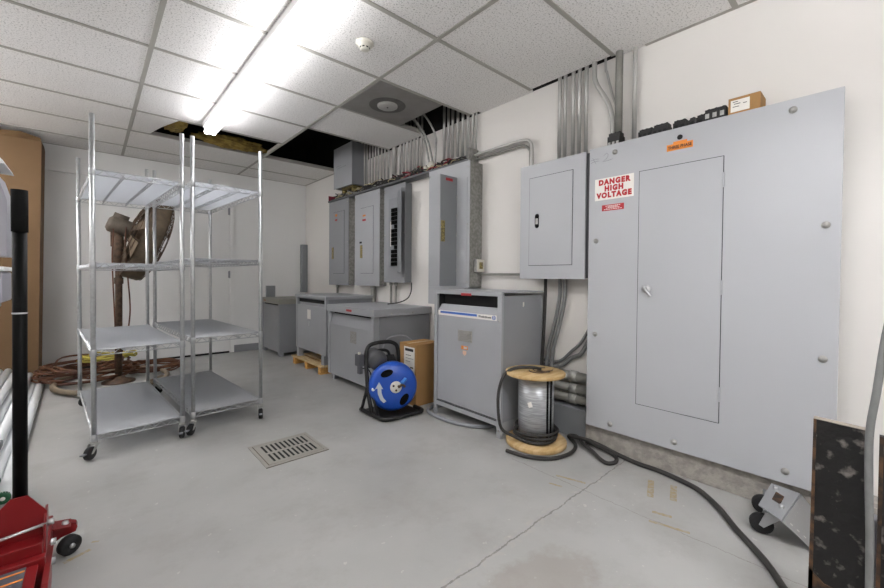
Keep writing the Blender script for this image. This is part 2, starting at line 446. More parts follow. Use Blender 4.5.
strip_light(.30, 2.74, 'added unseen strip light left of the frame for weak fill, the nearer one', -2.0, M_tubedim)  # added lamp, faint fill from the left
strip_light(2.85, 5.29, 'added unseen strip light left of the frame for strong fill, the farther one', -2.0, M_tubefar)  # added lamp, lifts the back wall

sd = thing('smoke_detector', 'small round off-white smoke detector on the ceiling right of the strip light', 'smoke detector', (1.21, 2.05, ZC))
obj('base', MB().lathe([(0, 0), (.052, 0), (.052, -.012), (.045, -.016), (0, -.016)], (1.21, 2.05, ZC+.002), seg=32), M_offw, sd)
obj('sensor_head', MB().lathe([(.044, -.014), (.04, -.026), (.028, -.03), (.028, -.04), (.022, -.046), (0, -.046)], (1.21, 2.05, ZC+.002), seg=32), M_offw, sd)
s_ = MB()
for k in range(8):
    a = k*math.pi/4; s_.obox((1.21+.0282*math.cos(a), 2.05+.0282*math.sin(a), ZC-.033), (math.cos(a), math.sin(a), 0), (-math.sin(a), math.cos(a), 0), PZ, .001, .006, .0035)
obj('sensor_slot', s_, M_gap, sd)

# perforated metal air diffuser tile
cv = thing('ceiling_vent', 'square dirty grey metal air diffuser in the ceiling with a pale round centre', 'vent', (1.81, 2.65, ZC))
M_vent = mat('sooty_metal', '84817d', .55, .1, var=.12, vscale=6)
obj('face_panel', MB().box(1.518, 2.10, 2.36, 2.942, ZC-.004, ZC+.012, .003), M_vent, cv)
M_soot = mat('soot_ring', '5a5855', .7, var=.25, vscale=9)
obj('soot_ring', MB().lathe([(.075, 0), (.14, -.001), (.145, 0)], (1.78, 2.66, ZC-.0045), seg=40), M_soot, cv)
obj('round_diffuser', MB().lathe([(0, -.016), (.07, -.016), (.08, -.011), (.08, 0), (0, 0)], (1.78, 2.66, ZC-.0045), seg=40), mat('pale_disc', 'a5a39f', .5), cv)
obj('screw', MB().lathe([(0, -.004), (.006, -.003), (.007, 0)], (1.78, 2.66, ZC-.0205), seg=12), M_gap, cv)

# displaced tile piece and hanging insulation in the left opening
o = obj('ceiling_tile', MB().prism([(.30, 4.19, ZC+.002), (.60, 4.19, ZC+.002), (.50, 4.50, ZC+.002), (.44, 4.77, ZC+.002), (.30, 4.77, ZC+.002)], (0, 0, .016)), M_tile)
tag(o, 'broken off-white ceiling tile piece at the left end of the long ceiling opening', 'ceiling tile')
def wool(name, c, sz, seed, label):
    bm = bmesh.new(); bmesh.ops.create_icosphere(bm, subdivisions=5, radius=1)
    for v in bm.verts:
        p = v.co.copy(); n = noise.noise(p*2.2+Vector((seed, 0, 0)))*.35+noise.noise(p*6+Vector((seed, 3, 0)))*.18+noise.noise(p*15)*.06
        q = p*(1+n); v.co = Vector(c)+Vector((q.x*sz[0], q.y*sz[1], q.z*sz[2]))
    for f in bm.faces: f.smooth = True
    o = obj(name, bm, M_ins); tag(o, label, 'insulation')
wool('insulation', (.60, 4.45, ZC+.05), (.085, .19, .055), 1, 'brown tuft of insulation beside the broken tile piece in the ceiling opening')
wool('insulation', (1.13, 4.66, ZC+.045), (.33, .085, .06), 5, 'long yellow-brown roll of insulation hanging in the ceiling opening')

# ------------------------------------------------------------------ big high-voltage cabinet
def screw(mb, x, y, z, r=.012):
    mb.lathe([(0, .009), (r*.6, .009), (r*.6, .005), (r, .004), (r, 0)], (x, y, z), (-1, 0, 0), 14)
    return mb
hx = 2.28
hv = thing('electrical_cabinet', 'largest grey electrical cabinet with a red danger high voltage sign', 'electrical cabinet', (2.36, .66, .14))
obj('body', MB().box(hx+.012, XR-.002, .125, 1.198, .142, 1.823, .002), M_greydk, hv)
cvr = obj('front_cover', MB().box(hx, hx+.011, .112, 1.203, .14, 1.826, .002), M_greyl, hv)
dd = obj('door', MB().box(hx-.004, hx-.0005, .518, .906, .340, 1.634, .001), M_greyl, hv)
o = MB(); e = .0025
for (a, b_, c, d) in ((.515, .518, .337, 1.637), (.906, .909, .337, 1.637)): o.box(hx-.0012, hx-.0002, a, b_, c, d)
for (c, d) in ((.337, .340), (1.634, 1.637)): o.box(hx-.0012, hx-.0002, .515, .909, c, d)
obj('door_seam', o, M_gap, hv)
for z in (.48, 1.52, 1.0):
    obj('hinge', MB().cyl((hx-.006, .516, z-.035), (hx-.006, .516, z+.035), .005, 8), M_grey, dd)
h = MB(); h.lathe([(0, .012), (.02, .012), (.024, 0)], (hx-.005, .86, .985), (-1, 0, 0), 20); h.tube(smooth_path([(hx-.017, .86, .985), (hx-.03, .85, .975), (hx-.032, .835, .955), (hx-.03, .83, .945)], 5), [.009]*10+[.008]*6, 10)
obj('latch_handle', h, M_chrome, dd)
for (y, z) in [(1.047, 1.776), (1.154, 1.266), (1.152, .703), (1.052, .182), (.711, .184), (.269, 1.778), (.158, 1.269), (.157, .71), (.268, .196)]:
    obj('bolt', screw(MB(), hx, y, z, .015), M_galv, hv)
obj('knockout_hole', MB().lathe([(0, .001), (.013, .001), (.013, 0)], (hx, .709, 1.775), (-1, 0, 0), 20), M_gap, hv)
# signs
sg = obj('danger_sign', MB().box(hx-.0015, hx-.0002, .937, 1.165, 1.506, 1.635), M_label, hv)
for tx, z, s in (('DANGER', 1.609, .041), ('HIGH', 1.5705, .041), ('VOLTAGE', 1.532, .041)):
    obj('lettering', text_bm(tx, s, (hx-.0022, 1.05, z), NY, PZ, bold=.0030, spacing=1.27, sx=.94), M_red, sg)
s2 = obj('red_warning_label', MB().box(hx-.0015, hx-.0002, .99, 1.12, 1.440, 1.475), M_redl, hv)
l_ = MB()
for z, a in ((1.468, .09), (1.462, .06), (1.456, .08), (1.448, .11)):
    for k in range(8):
        yy = 1.055+a/2-(k+.5)*a/8; l_.box(hx-.0022, hx-.0016, yy-a/8*.4, yy+a/8*.32, z-.0018, z+.0016)
obj('fine_print', l_, M_label, s2)
s3 = obj('orange_label', MB().box(hx-.0015, hx-.0002, .649, .770, 1.712, 1.746).box(hx-.0015, hx-.0002, .675, .74, 1.746, 1.757), M_orange, hv)
obj('lettering', text_bm('THREE PHASE', .021, (hx-.0022, .709, 1.728), NY, PZ, bold=.0006, sx=.86), M_ink, s3)
pm = MB()
for pts in ([(1.195, 1.755), (1.17, 1.758), (1.15, 1.756)], [(1.195, 1.745), (1.17, 1.749), (1.15, 1.748)], [(1.185, 1.765), (1.165, 1.738)],
            [(1.125, 1.765), (1.108, 1.772), (1.10, 1.764), (1.108, 1.752), (1.128, 1.742), (1.10, 1.742), (1.078, 1.745)]):
    pm.tube([(hx-.0006, 1.195+(y-1.195)*1.15, 1.755+(z-1.755)*1.5) for y, z in pts], .0009, 4)
obj('pencil_mark', pm, M_pencil, hv)
struct('trim_4', MB().box(2.315, XR, -.6, 1.225, 0, .138, .004), M_conc)
# loose things lying on top of the cabinet
def breaker(y, poles, label, h=.062, pw=.026, win=False, x=2.305):
    wd = poles*pw
    t = thing('circuit_breaker', label, 'circuit breaker', (x+.03, y, 1.827), None)
    obj('case', MB().box(x, x+.075, y-wd/2, y+wd/2, 1.8275, 1.8275+h*.72, .002).box(x+.012, x+.065, y-wd/2+.002, y+wd/2-.002, 1.8275+h*.7, 1.8275+h, .002), M_black, t)
    for k in range(poles):
        yy = y-wd/2+pw*(k+.5)
        if win: obj('window', MB().box(x-.0012, x+.0005, yy-pw*.28, yy+pw*.28, 1.843, 1.866), M_galv, t)
        else: obj('terminal', MB().box(x-.0012, x+.0005, yy-pw*.3, yy+pw*.3, 1.832, 1.848), M_galv if poles == 3 and h > .075 else M_gap, t)
        obj('toggle', MB().box(x+.025, x+.042, yy-.004, yy+.004, 1.8275+h, 1.8275+h+.006), M_blackm, t)
    return t
breaker(1.070, 3, 'black three-pole breaker on the big cabinet, leftmost, in front of the thick conduit', .076, .024)
breaker(.893, 3, 'black breaker second from the left on top of the big cabinet', .05, .024)
breaker(.815, 3, 'black breaker third from the left on top of the big cabinet', .055, .025)
breaker(.722, 2, 'black breaker fourth from the left on top of the big cabinet', .05, .03)
breaker(.664, 1, 'narrow black single breaker on the big cabinet, fifth from the left', .045, .028)
breaker(.628, 1, 'narrow black single breaker on the big cabinet, sixth from the left', .048, .034)
breaker(.565, 3, 'black breaker with three pale windows beside the small cardboard box', .064, .031, True)
bx = thing('cardboard_box', 'small brown cardboard box with white label on top of the big cabinet', 'box', (2.35, .44, 1.827))
obj('carton', MB().box(2.30, 2.42, .385, .508, 1.8275, 1.908, .002), M_card2, bx)
obj('label', MB().box(2.2985, 2.2998, .425, .498, 1.84, 1.895), M_label, bx)
l_ = MB()
for (a, b_, z) in ((.47, .49, 1.885), (.46, .485, 1.875), (.435, .45, 1.872), (.465, .49, 1.862)): l_.box(2.2978, 2.2984, a, b_, z, z+.003)
obj('label_print', l_, M_ink, bx)

# ------------------------------------------------------------------ wall panels
p5 = thing('panelboard', 'light grey electrical panel with one closed door left of the danger sign cabinet', 'electrical panel', (2.38, 1.48, 1.034))
obj('back_box', MB().box(2.315, XR-.002, 1.222, 1.725, 1.04, 1.82, .002), mat('shaded_box_side', '4a4b4d', .6), p5)  # dark colour stands in for the shade on the panel's side
obj('front_cover', MB().prism([(2.30, 1.238, 1.034), (2.30, 1.733, 1.034), (2.30, 1.733, 1.826), (2.30, 1.238, 1.826)], (.014, 0, 0)), M_greyl, p5)
d = obj('door', MB().box(2.296, 2.2995, 1.325, 1.654, 1.128, 1.732, .001), M_greyl, p5)
o = MB()
for (a, b_, c, d_) in ((1.322, 1.325, 1.125, 1.735), (1.654, 1.657, 1.125, 1.735), (1.322, 1.657, 1.125, 1.128), (1.322, 1.657, 1.732, 1.735)): o.box(2.2988, 2.2997, a, b_, c, d_)
obj('door_seam', o, M_gap, p5)
obj('latch', MB().lathe([(0, .002), (.016, .002), (.017, 0)], (2.296, 1.59, 1.465), (-1, 0, 0), 16).lathe([(0, .002), (.016, .002), (.017, 0)], (2.296, 1.59, 1.40), (-1, 0, 0), 16).box(2.294, 2.296, 1.574, 1.606, 1.40, 1.465), M_gloss, d)
obj('latch_slide', MB().box(2.292, 2.294, 1.580, 1.600, 1.41, 1.45, .001), M_galv, d)

def panel(xf, y0, y1, z0, z1, label, front, side, door=None, labels=(), plate=None, screws=True, xb=None):
    t = thing('panelboard', label, 'electrical panel', ((xf+XR)/2, (y0+y1)/2, z0))
    obj('back_box', MB().box(xf+.008, (xb or XR-.002), y0+.006, y1-.006, z0+.004, z1-.004, .002), side, t)
    obj('front_cover', MB().box(xf, xf+.0075, y0, y1, z0, z1, .0015), front, t)
    if door:
        a, b_, c, d_ = door
        dr_ = obj('door', MB().box(xf-.0035, xf-.0003, a, b_, c, d_, .001), front, t)
        o = MB()
        for q in ((a-.003, a, c-.003, d_+.003), (b_, b_+.003, c-.003, d_+.003), (a, b_, c-.003, c), (a, b_, d_, d_+.003)): o.box(xf-.001, xf-.0002, *q)
        obj('door_seam', o, M_gap, t)
    if screws:
        s = MB()
        for y in (y0+.02, y1-.02):
            for z in (z0+.05, (z0+z1)/2, z1-.05): screw(s, xf, y, z, .006)
        obj('screw', s, M_galv, t)
    for (y, z, w, h, mm) in labels: obj('label', MB().box(xf-.0055, xf-.0037, y-w/2, y+w/2, z-h/2, z+h/2), mm, t)
    if plate:
        y, z, w, h = plate; obj('lock_plate', MB().box(xf-.008, xf-.0037, y-w/2, y+w/2, z-h/2, z+h/2, .002), M_brass, t)
    return t
P1 = panel(2.35, 4.345, 4.865, .931, 2.006, 'grey electrical panel farthest from the danger cabinet, below the ceiling box', M_greyd, M_mottle, (4.45, 4.74, 1.08, 1.86),
      [(4.66, 1.82, .05, .03, M_orange), (4.66, 1.76, .055, .022, M_redl)], (4.75, 1.34, .05, .15))
P2 = panel(2.35, 3.655, 4.19, .936, 2.002, 'grey electrical panel with closed door, second from the far corner', M_grey, M_mottle, (3.78, 4.05, 1.08, 1.83),
      [(3.97, 1.74, .06, .02, M_orange), (3.97, 1.69, .075, .022, M_redl)], (4.03, 1.33, .05, .15))
obj('sticker', MB().box(2.3448, 2.3463, 4.02, 4.07, 1.425, 1.447), M_gap, P2)
P3 = panel(2.36, 3.20, 3.577, .98, 1.994, 'grey electrical panel with open door and exposed rows of black breakers', M_greyd, M_greydk, None, [], None)
obj('recess', MB().box(2.3585, 2.3595, 3.30, 3.49, 1.14, 1.86), M_greydk, P3)
for j, yy in enumerate((3.405, 3.350)):
    for k in range(14):
        if j == 0 and k in (4, 9): continue
        zk = 1.155+k*.043
        obj('breaker', MB().box(2.345, 2.3583, yy-.023, yy+.023, zk, zk+.038, .001).box(2.339, 2.345, yy-.007, yy+.007, zk+.012, zk+.024), M_gloss, P3)
obj('directory_card', MB().box(2.3572, 2.3584, 3.440, 3.456, 1.36, 1.62), M_label, P3)
dv = Vector((-math.sin(R(25)), -math.cos(R(25)), 0)); hp = Vector((2.352, 3.318, 1.50))
obj('door', MB().obox(hp+dv*.10, dv, PZ, dv.cross(Vector(PZ)), .10, .415, .0025, .0008), M_greydk, P3)
P4 = panel(2.29, 2.232, 2.745, .955, 1.990, 'tall grey electrical panel with narrow door open, behind the blue-striped transformer', M_grey, M_mottle, None, [], None)
obj('lower_extension', MB().box(2.29, XR-.002, 2.285, 2.745, .80, .9545, .001), M_grey, P4)
obj('deadfront_cover', MB().box(2.2845, 2.2897, 2.255, 2.372, .99, 1.855, .001), M_grey, P4)
dr4 = obj('door', MB().box(2.102, 2.286, 2.376, 2.382, .97, 1.872, .001), M_greydk, P4)
obj('lock_plate', MB().box(2.108, 2.150, 2.370, 2.3755, 1.33, 1.50, .002), M_brass, dr4)
obj('red_label', MB().box(2.16, 2.235, 2.3742, 2.3758, 1.83, 1.852), M_redl, dr4)
for z in (1.1, 1.25, 1.4, 1.55, 1.7):
    obj('hinge', MB().cyl((2.285, 2.3735, z-.02), (2.285, 2.3735, z+.02), .004, 8), M_galv, P4)

# junction box under the ceiling
jb = thing('junction_box', 'grey steel junction box hanging through the ceiling opening above the far panel', 'junction box', (2.34, 4.31, 2.10))
obj('box', MB().box(2.257, XR-.002, 4.09, 4.53, 2.115, 2.60, .002), M_greyd, jb)
obj('cover', MB().box(2.25, 2.2565, 4.085, 4.535, 2.11, 2.60, .001), M_grey, jb)
pmk = MB()
for z, a, n in ((2.37, .0, 5), (2.345, .03, 9)):
    for k in range(n): pmk.box(2.2492, 2.2499, 4.47-a-k*.025-.012, 4.47-a-k*.025, z, z+.006)
obj('pencil_mark', pmk, M_pencil, jb)
obj('connector', MB().box(2.29, 2.42, 4.14, 4.40, 2.096, 2.1135, .002).lathe([(0, 0), (.03, 0), (.03, .045), (0, .045)], (2.35, 4.45, 2.068), seg=16).lathe([(0, 0), (.035, 0), (.035, .045), (0, .045)], (2.35, 4.2, 2.058), seg=16), M_brass, jb)

# wireway with its wires
ww = thing('wireway', 'long open grey wireway on the right wall above the four far panels', 'cable trough', (2.38, 3.5, 2.0))
o = MB(); o.box(2.335, XR-.012, 2.30, 4.87, 2.008, 2.014); o.box(XR-.012, XR-.002, 2.30, 4.87, 2.008, 2.10); o.box(2.335, 2.339, 2.30, 4.87, 2.014, 2.026)
obj('trough', o, mat('trough_dark', '626365', .6), ww)
obj('end_plate', MB().box(2.335, XR-.002, 2.285, 2.2995, 2.008, 2.115, .002), M_mottle, ww)
obj('red_liner', MB().box(XR-.0155, XR-.0125, 4.40, 4.865, 2.016, 2.098).box(2.34, XR-.016, 4.857, 4.865, 2.015, 2.094), M_terr, ww)
def wires(n, m_, sd, label, r=.004, ylo=2.33, yhi=4.8):
    random.seed(sd); o = MB()
    for k in range(n):
        y = random.uniform(ylo, yhi-.3); L = random.uniform(.3, 1.0); pts = []
        zz = random.uniform(2.02, 2.085)
        j = 0
        while y < yhi and j < 9:
            pts.append((random.uniform(2.338, 2.43), y, min(2.11, max(2.022, zz+random.uniform(-.025, .03))))); y += L/8; j += 1
        if len(pts) > 2: o.tube(smooth_path(pts, 4), r, 5)
    q = obj('wire_tangle', o, m_); tag(q, label, 'wires', None, 'stuff')
wires(46, M_cable, 3, 'tangle of black wires lying in the open wireway above the panels', .0065)
wires(14, M_wireyel, 5, 'cream coloured wires among the tangle in the open wireway', .004)
wires(10, M_wirered, 8, 'dark red wires among the tangle in the open wireway', .006, 2.42, 3.5)
wires(8, M_galv, 11, 'pale grey wires along the front lip of the open wireway', .005, 2.5, 4.6)
o = obj('junction_fitting', MB().lathe([(0, 0), (.03, 0), (.034, .02), (.03, .05), (.018, .06), (0, .06)], (2.36, 2.83, 2.065), (.2, -.6, .5), 16).lathe([(0, 0), (.02, 0), (.02, .04), (0, .04)], (2.355, 2.88, 2.04), (0, -.2, 1), 12), M_offw)
tag(o, 'off-white cable fitting poking out of the wireway tangle', 'fitting')

# conduits: bank above the wireway
def yat(px, x=2.42):
    d = fw+r2*((px-441.9)/CAM_F); return d.y/d.x*x
first = None
def vconduit(px, z0, z1, r, label, group, mm=None, x=2.42):
    y = yat(px-3, x); o = MB(); o.tube([(x, y, z0), (x, y, z1)], r, 12)
    q = obj('conduit', o, mm or M_conduit); tag(q, label, 'conduit', group); return q
LA = 'thin conduit beside the ceiling box'
ORD = ('leftmost', 'second from the left', 'third from the left', 'fourth from the left', 'fifth from the left', 'sixth from the left', 'seventh from the left', 'eighth from the left', 'ninth from the left', 'tenth from the left')
for i, px in enumerate((364.5, 367.2, 369.9, 372.6, 375.3, 378, 380.8, 384, 387.2, 390.8)):
    vconduit(px, 2.105, 2.93, .0105, LA+', '+ORD[i], 'conduits beside the ceiling box')
vconduit(396.5, 2.105, 2.93, .024, 'thickest vertical conduit in the bank rising from the wireway', None)
for i, px in enumerate((402.5, 406, 409.5, 413, 416.5, 420, 423.8)):
    vconduit(px, 2.105, 2.93, .0125, 'thin conduit between the thickest one and the flexible cables, '+ORD[i], 'conduits left of the flexible cables')
for i, px in enumerate((446, 450.2, 454.5, 459.5, 464.5, 469.5, 474.6)):
    vconduit(px, 2.105 if px < 463 else 2.06, 2.93, .0125, 'steel conduit above the tall open-door panel, '+ORD[i]+' of seven', 'conduits above the tall panel')
vconduit(477.9, 2.03, 2.93, .008, 'thinnest vertical conduit at the near end of the bank', None)
for i, (px0, px1, dx) in enumerate(((427.5, 431, 0), (430, 434.5, -.03), (438.5, 436.5, .0))):
    y0_, y1_ = yat(px0), yat(px1); o = MB()
    o.tube(smooth_path([(2.39, y1_, 2.10), (2.375, (y0_+y1_)/2-.01, 2.22), (2.37, y0_, 2.34), (2.30+dx, y0_+.05, 2.50), (2.15+dx, y0_+.1, 2.62), (1.95, y0_+.15, 2.60)], 6), .0095, 8)
    q = obj('cable', o, M_galv); tag(q, ('leftmost', 'middle', 'rightmost')[i]+' of three pale flexible cables rising into the ceiling opening', 'cable', 'flexible cables above the wireway')
o = MB(); o.tube(smooth_path([(1.62, 3.9, 2.66), (1.95, 3.75, 2.60), (2.25, 3.95, 2.58), (2.36, 4.30, 2.66), (2.38, 4.33, 2.60)], 8), .008, 8)
tag(obj('cable', o, M_conduitd), 'cable looping in the dark ceiling opening to the ceiling box', 'cable')
# bank above the single-door panel
for i, px in enumerate((560.4, 565.8, 573.8, 580.0, 586.8)):
    vconduit(px, 1.822, 2.93, .0125, 'steel conduit above the closed-door panel, '+ORD[i]+' of five', 'conduits above the closed-door panel')
y_ = yat(593); yb_ = 1.115
o = MB(); o.tube(smooth_path([(2.40, y_+.01, 2.93), (2.40, y_, 2.40), (2.40, y_-.012, 2.28), (2.40, 1.155, 2.14), (2.40, 1.122, 2.03), (2.40, 1.118, 1.95), (2.40, 1.118, 1.8265)], 6), .015, 12)
tag(obj('conduit', o, M_conduit), 'thick curved conduit bending down to the big cabinet beside the thickest pipe', 'conduit')
y_ = yat(602)
o = MB(); o.tube(smooth_path([(2.425, y_+.01, 2.93), (2.425, y_, 2.40), (2.425, y_-.01, 2.33), (2.425, 1.135, 2.18), (2.425, 1.105, 2.08), (2.425, 1.10, 1.95), (2.425, 1.10, 1.8265)], 6), .0075, 10)
tag(obj('conduit', o, M_conduit), 'slim curved conduit between the thick curved one and the thickest pipe', 'conduit')
vconduit(619, 1.8265, 2.93, .0215, 'thickest vertical pipe standing on top of the big cabinet', None, M_conduitd, 2.40)
vconduit(634.8, 1.8265, 2.93, .0125, 'single straight conduit rising behind the breakers on the big cabinet', None, M_conduit, 2.425)

# bent pipes from tall panel to closed-door panel
def upipe(x, z, y1, r, label):
    o = MB(); o.tube(smooth_path([(x, 2.28, z-.003), (x, 2.1, z), (x, 1.90, z), (x, 1.83, z), (x, y1+.04, z-.012), (x, y1+.008, z-.045), (x, y1, z-.09), (x, y1, 1.8275)], 6), r, 12)
    q = obj('conduit', o, M_conduit); tag(q, label, 'conduit')
upipe(2.40, 2.062, 1.712, .0125, 'bent conduit from the wireway curving down into the closed-door panel, upper of the two')
o = MB(); o.tube(smooth_path([(2.425, 2.28, 2.03), (2.425, 2.1, 2.032), (2.425, 1.85, 2.034), (2.425, 1.79, 2.025), (2.425, 1.755, 1.99), (2.425, 1.745, 1.94), (2.425, 1.745, 1.5)], 6), .009, 12)
tag(obj('conduit', o, M_conduitd), 'slimmer bent conduit just below the upper one right of the tall panel', 'conduit')

# outlet box and short pipe
ob = thing('outlet_box', 'small beige outlet box on the side of the tall panel', 'outlet box', (2.385, 2.20, 1.085))
obj('box', MB().box(2.345, 2.425, 2.196, 2.231, 1.085, 1.19, .004), M_galv, ob)
obj('cover', MB().box(2.342, 2.428, 2.186, 2.1955, 1.088, 1.187, .006), M_offw, ob)
obj('receptacle', MB().box(2.362, 2.402, 2.181, 2.1855, 1.11, 1.165, .002), M_brass, ob)
o = MB(); o.tube(smooth_path([(2.385, 2.21, 1.084), (2.395, 2.19, 1.072), (2.41, 2.10, 1.068), (2.41, 1.745, 1.066)], 5), .010, 10)
pc = obj('conduit', o, M_conduitd); tag(pc, 'horizontal conduit from the beige outlet box to the closed-door panel', 'conduit')
obj('connector', MB().lathe([(.011, 0), (.02, .004), (.02, .025), (.013, .035)], (2.41, 1.775, 1.066), (0, -1, 0), 14), M_galv, pc)

# conduits below the panels
for (px, z1, r, lab) in ((337.5, .934, .014, 'short conduit dropping from the farthest panel'), (373, .942, .026, 'thick conduit with coupling below the second far panel'),
                         (391, .982, .012, 'short vertical conduit below the exposed breakers, left of the pair'), (396, .982, .014, 'short vertical conduit below the exposed breakers, right of the pair')):
    y = yat(px, 2.405); o = MB(); o.tube([(2.405, y, .45), (2.405, y, z1+.002)], r, 12)
    q = obj('conduit', o, M_conduitd); tag(q, lab, 'conduit')
    obj('coupling', MB().lathe([(r, 0), (r+.006, .003), (r+.006, .03), (r, .033)], (2.405, y, z1-.035), seg=14), M_galv, q)
y = yat(411.5, 2.40); o = MB(); o.tube(smooth_path([(2.40, y, .985), (2.40, y+.005, .90), (2.38, y+.03, .83), (2.33, y+.10, .785), (2.25, y+.2, .7635)], 6), .006, 8)
tag(obj('cable', o, M_cable), 'thin black cable curving from the exposed-breaker panel down to the wide transformer', 'cable')
# below the closed-door panel
y = yat(545, 2.40)
o = MB(); o.tube(smooth_path([(2.40, y-.005, 1.04), (2.40, y, .8), (2.40, y+.015, .5), (2.40, y+.02, .42)], 5), .012, 10)
q = obj('conduit', o, M_cable); tag(q, 'dark straight conduit dropping from the closed-door panel beside the striped transformer', 'conduit')
for dx, dy, lab in ((0, 0, 'grey flexible conduit under the closed-door panel, the left of two'), (.0, -.04, 'grey flexible conduit under the closed-door panel, the right of two')):
    o = MB(); o.tube(smooth_path([(2.41, 1.478+dy, 1.038), (2.41, 1.475+dy, .93), (2.41, 1.495+dy, .80), (2.41, 1.53+dy, .66), (2.41, 1.56+dy, .55), (2.41, 1.575+dy, .42)], 7), .013, 12)
    q = obj('conduit', o, M_flex); tag(q, lab, 'conduit')
for (za, zb, r, lab) in ((.715, .465, .0105, 'upper grey cable curving out from behind the big cabinet'), (.64, .43, .0145, 'lower thicker grey cable curving out from behind the big cabinet')):
    o = MB(); o.tube(smooth_path([(2.427, 1.212, za+.05), (2.425, 1.262, za), (2.425, 1.32, za-.10), (2.425, 1.39, za-.17 if za > .7 else za-.14), (2.425, 1.48, zb), (2.425, 1.60, zb-.01)], 7), r, 12)
    q = obj('cable', o, M_flex); tag(q, lab, 'cable')
for z, r, mm, lab in ((.385, .032, M_conduitd, 'topmost of three dusty horizontal pipes behind the cable spool'), (.305, .03, M_conduitd, 'middle one of three dusty horizontal pipes behind the cable spool'), (.238, .03, M_conduitd, 'lowest of three dusty horizontal pipes behind the cable spool')):
    o = MB(); o.tube([(2.405, 1.21, z), (2.405, 2.26, z)], r, 16)
    q = obj('pipe', o, mm); tag(q, lab, 'pipe')
    obj('coupling', MB().lathe([(r, 0), (r+.006, .004), (r+.006, .05), (r, .054)], (2.405, 1.33, z), (0, 1, 0), 16), M_galv, q)
o = MB(); o.box(2.35, XR-.002, 1.232, 2.26, .001, .19, .004)
tag(obj('wall_duct', o, M_greydk), 'low dark grey metal duct along the wall base behind the cable spool', 'duct')

# back-wall bits
o = MB(); o.box(2.365, 2.448, YB-.08, YB-.001, .80, 1.515, .002); q = obj('wireway', o, M_greydk); tag(q, 'tall narrow dark grey wireway in the far room corner', 'cable trough')
o = MB(); o.box(1.865, 1.99, YB-.035, YB-.001, .70, .90, .003); q = obj('junction_box', o, M_greydk); tag(q, 'small dark grey box on the back wall above the far low transformer', 'junction box')
obj('cover', MB().box(1.868, 1.987, YB-.038, YB-.0352, .705, .897, .001), M_greydk, q)

# ------------------------------------------------------------------ transformers
def louvre_body(mb, x0, x1, y0, y1, z0, z1):
    return mb.box(x0, x1, y0, y1, z0, z1, .003)
# T1
xf = 1.96
t1 = thing('transformer', 'tall grey transformer with blue stripe and maker name, beside the cable spool', 'transformer', (2.2, 1.945, 0))
o = MB(); fr_ = .022
o.box(xf+.12, 2.415, 1.6265, 2.262, .10, .775); o.box(xf+.012, 2.418, 1.618, 1.624, .10, .92); o.box(xf+.012, 2.418, 2.264, 2.270, .10, .92)
obj('case', o, M_xfd, t1)
o = MB(); o.box(xf, xf+.02, 1.615, 1.650, 0, .940, .001); o.box(xf, xf+.02, 2.245, 2.275, 0, .940, .001); o.box(xf, xf+.02, 1.650, 2.245, .075, .105); o.box(xf, xf+.015, 1.650, 2.245, .918, .940)
o.box(2.398, 2.418, 1.615, 1.650, 0, .9); o.box(2.398, 2.418, 2.24, 2.275, 0, .9)
o.box(xf+.02, 2.40, 1.6165, 1.63, .03, .10); o.box(xf+.02, 2.40, 2.26, 2.2735, .03, .10)
obj('frame', o, M_xf, t1)
obj('top', MB().box(xf, 2.42, 1.615, 2.275, .9405, .948, .001), M_xf, t1)
obj('vent_shade', MB().box(xf+.07, xf+.075, 1.655, 2.24, .776, .935).box(xf+.02, xf+.07, 2.236, 2.24, .80, .935).box(xf+.02, xf+.07, 1.655, 2.24, .933, .936), M_gap, t1)  # black sheets put the shade inside the vent into the colour
o = MB(); o.prism([(xf+.012, 1.655, .115), (xf+.012, 1.655, .795), (xf+.04, 1.655, .838), (xf+.065, 1.655, .838), (xf+.065, 1.655, .115)], (0, .587, 0))
fp = obj('front_panel', o, M_xf, t1)
# panel front face at xf+.012
obj('bottom_strip', MB().box(xf-.001, xf-.0002, 1.655, 2.24, .108, .112), M_gap, t1)
st = obj('name_strip', MB().box(xf+.0095, xf+.0115, 1.665, 2.24, .757, .793), M_label, fp)
obj('blue_stripe', MB().box(xf+.0085, xf+.0093, 1.84, 2.215, .772, .788), M_blue2, st)
obj('lettering', text_bm('Westinghouse', .021, (xf+.0088, 1.768, .776), NY, PZ, bold=.0004, sx=.95), M_ink, st)
lg = MB(); lg.tube([(xf+.0088, 1.688+.0125*math.cos(a), .776+.0125*math.sin(a)) for a in [k*math.pi/12 for k in range(24)]], .0022, 5, closed=True)
lg.tube([(xf+.0088, 1.688-y, .776+z) for y, z in ((-.008, .005), (-.004, -.006), (0, .005), (.004, -.006), (.008, .005))], .0014, 5)
obj('round_logo', lg, M_blue2, st)
obj('data_plate', MB().box(xf+.0095, xf+.0115, 1.885, 2.025, .585, .665), M_plate, fp)
obj('warning_sticker', MB().box(xf+.0095, xf+.0115, 1.925, 1.99, .53, .555), M_orange, fp)
obj('warning_sticker', MB().box(xf+.009, xf+.0093, 1.93, 1.965, .535, .550), M_label, fp)
obj('paper_tag', MB().prism([(xf+.0095, 1.975, .52), (xf+.0095, 1.94, .52), (xf+.0095, 1.94, .50), (xf+.0095, 1.957, .485), (xf+.0095, 1.975, .50)], (.002, 0, 0)), mat('peach_tag', 'd9b49a', .7), fp)
obj('red_label', MB().box(xf-.0015, xf-.0002, 1.885, 1.985, .912, .929), M_redl, t1)
obj('lifting_slot', MB().box(2.18, 2.195, 1.6135, 1.6147, .85, .875).lathe([(0, 0), (.0075, 0)], (2.1875, 1.6147, .85), (0, -1, 0), 12), M_label, t1)
for (y, z) in ((1.632, .76), (2.262, .76), (1.632, .05), (2.262, .05)): obj('screw', screw(MB(), xf, y, z, .007), M_galv, t1)
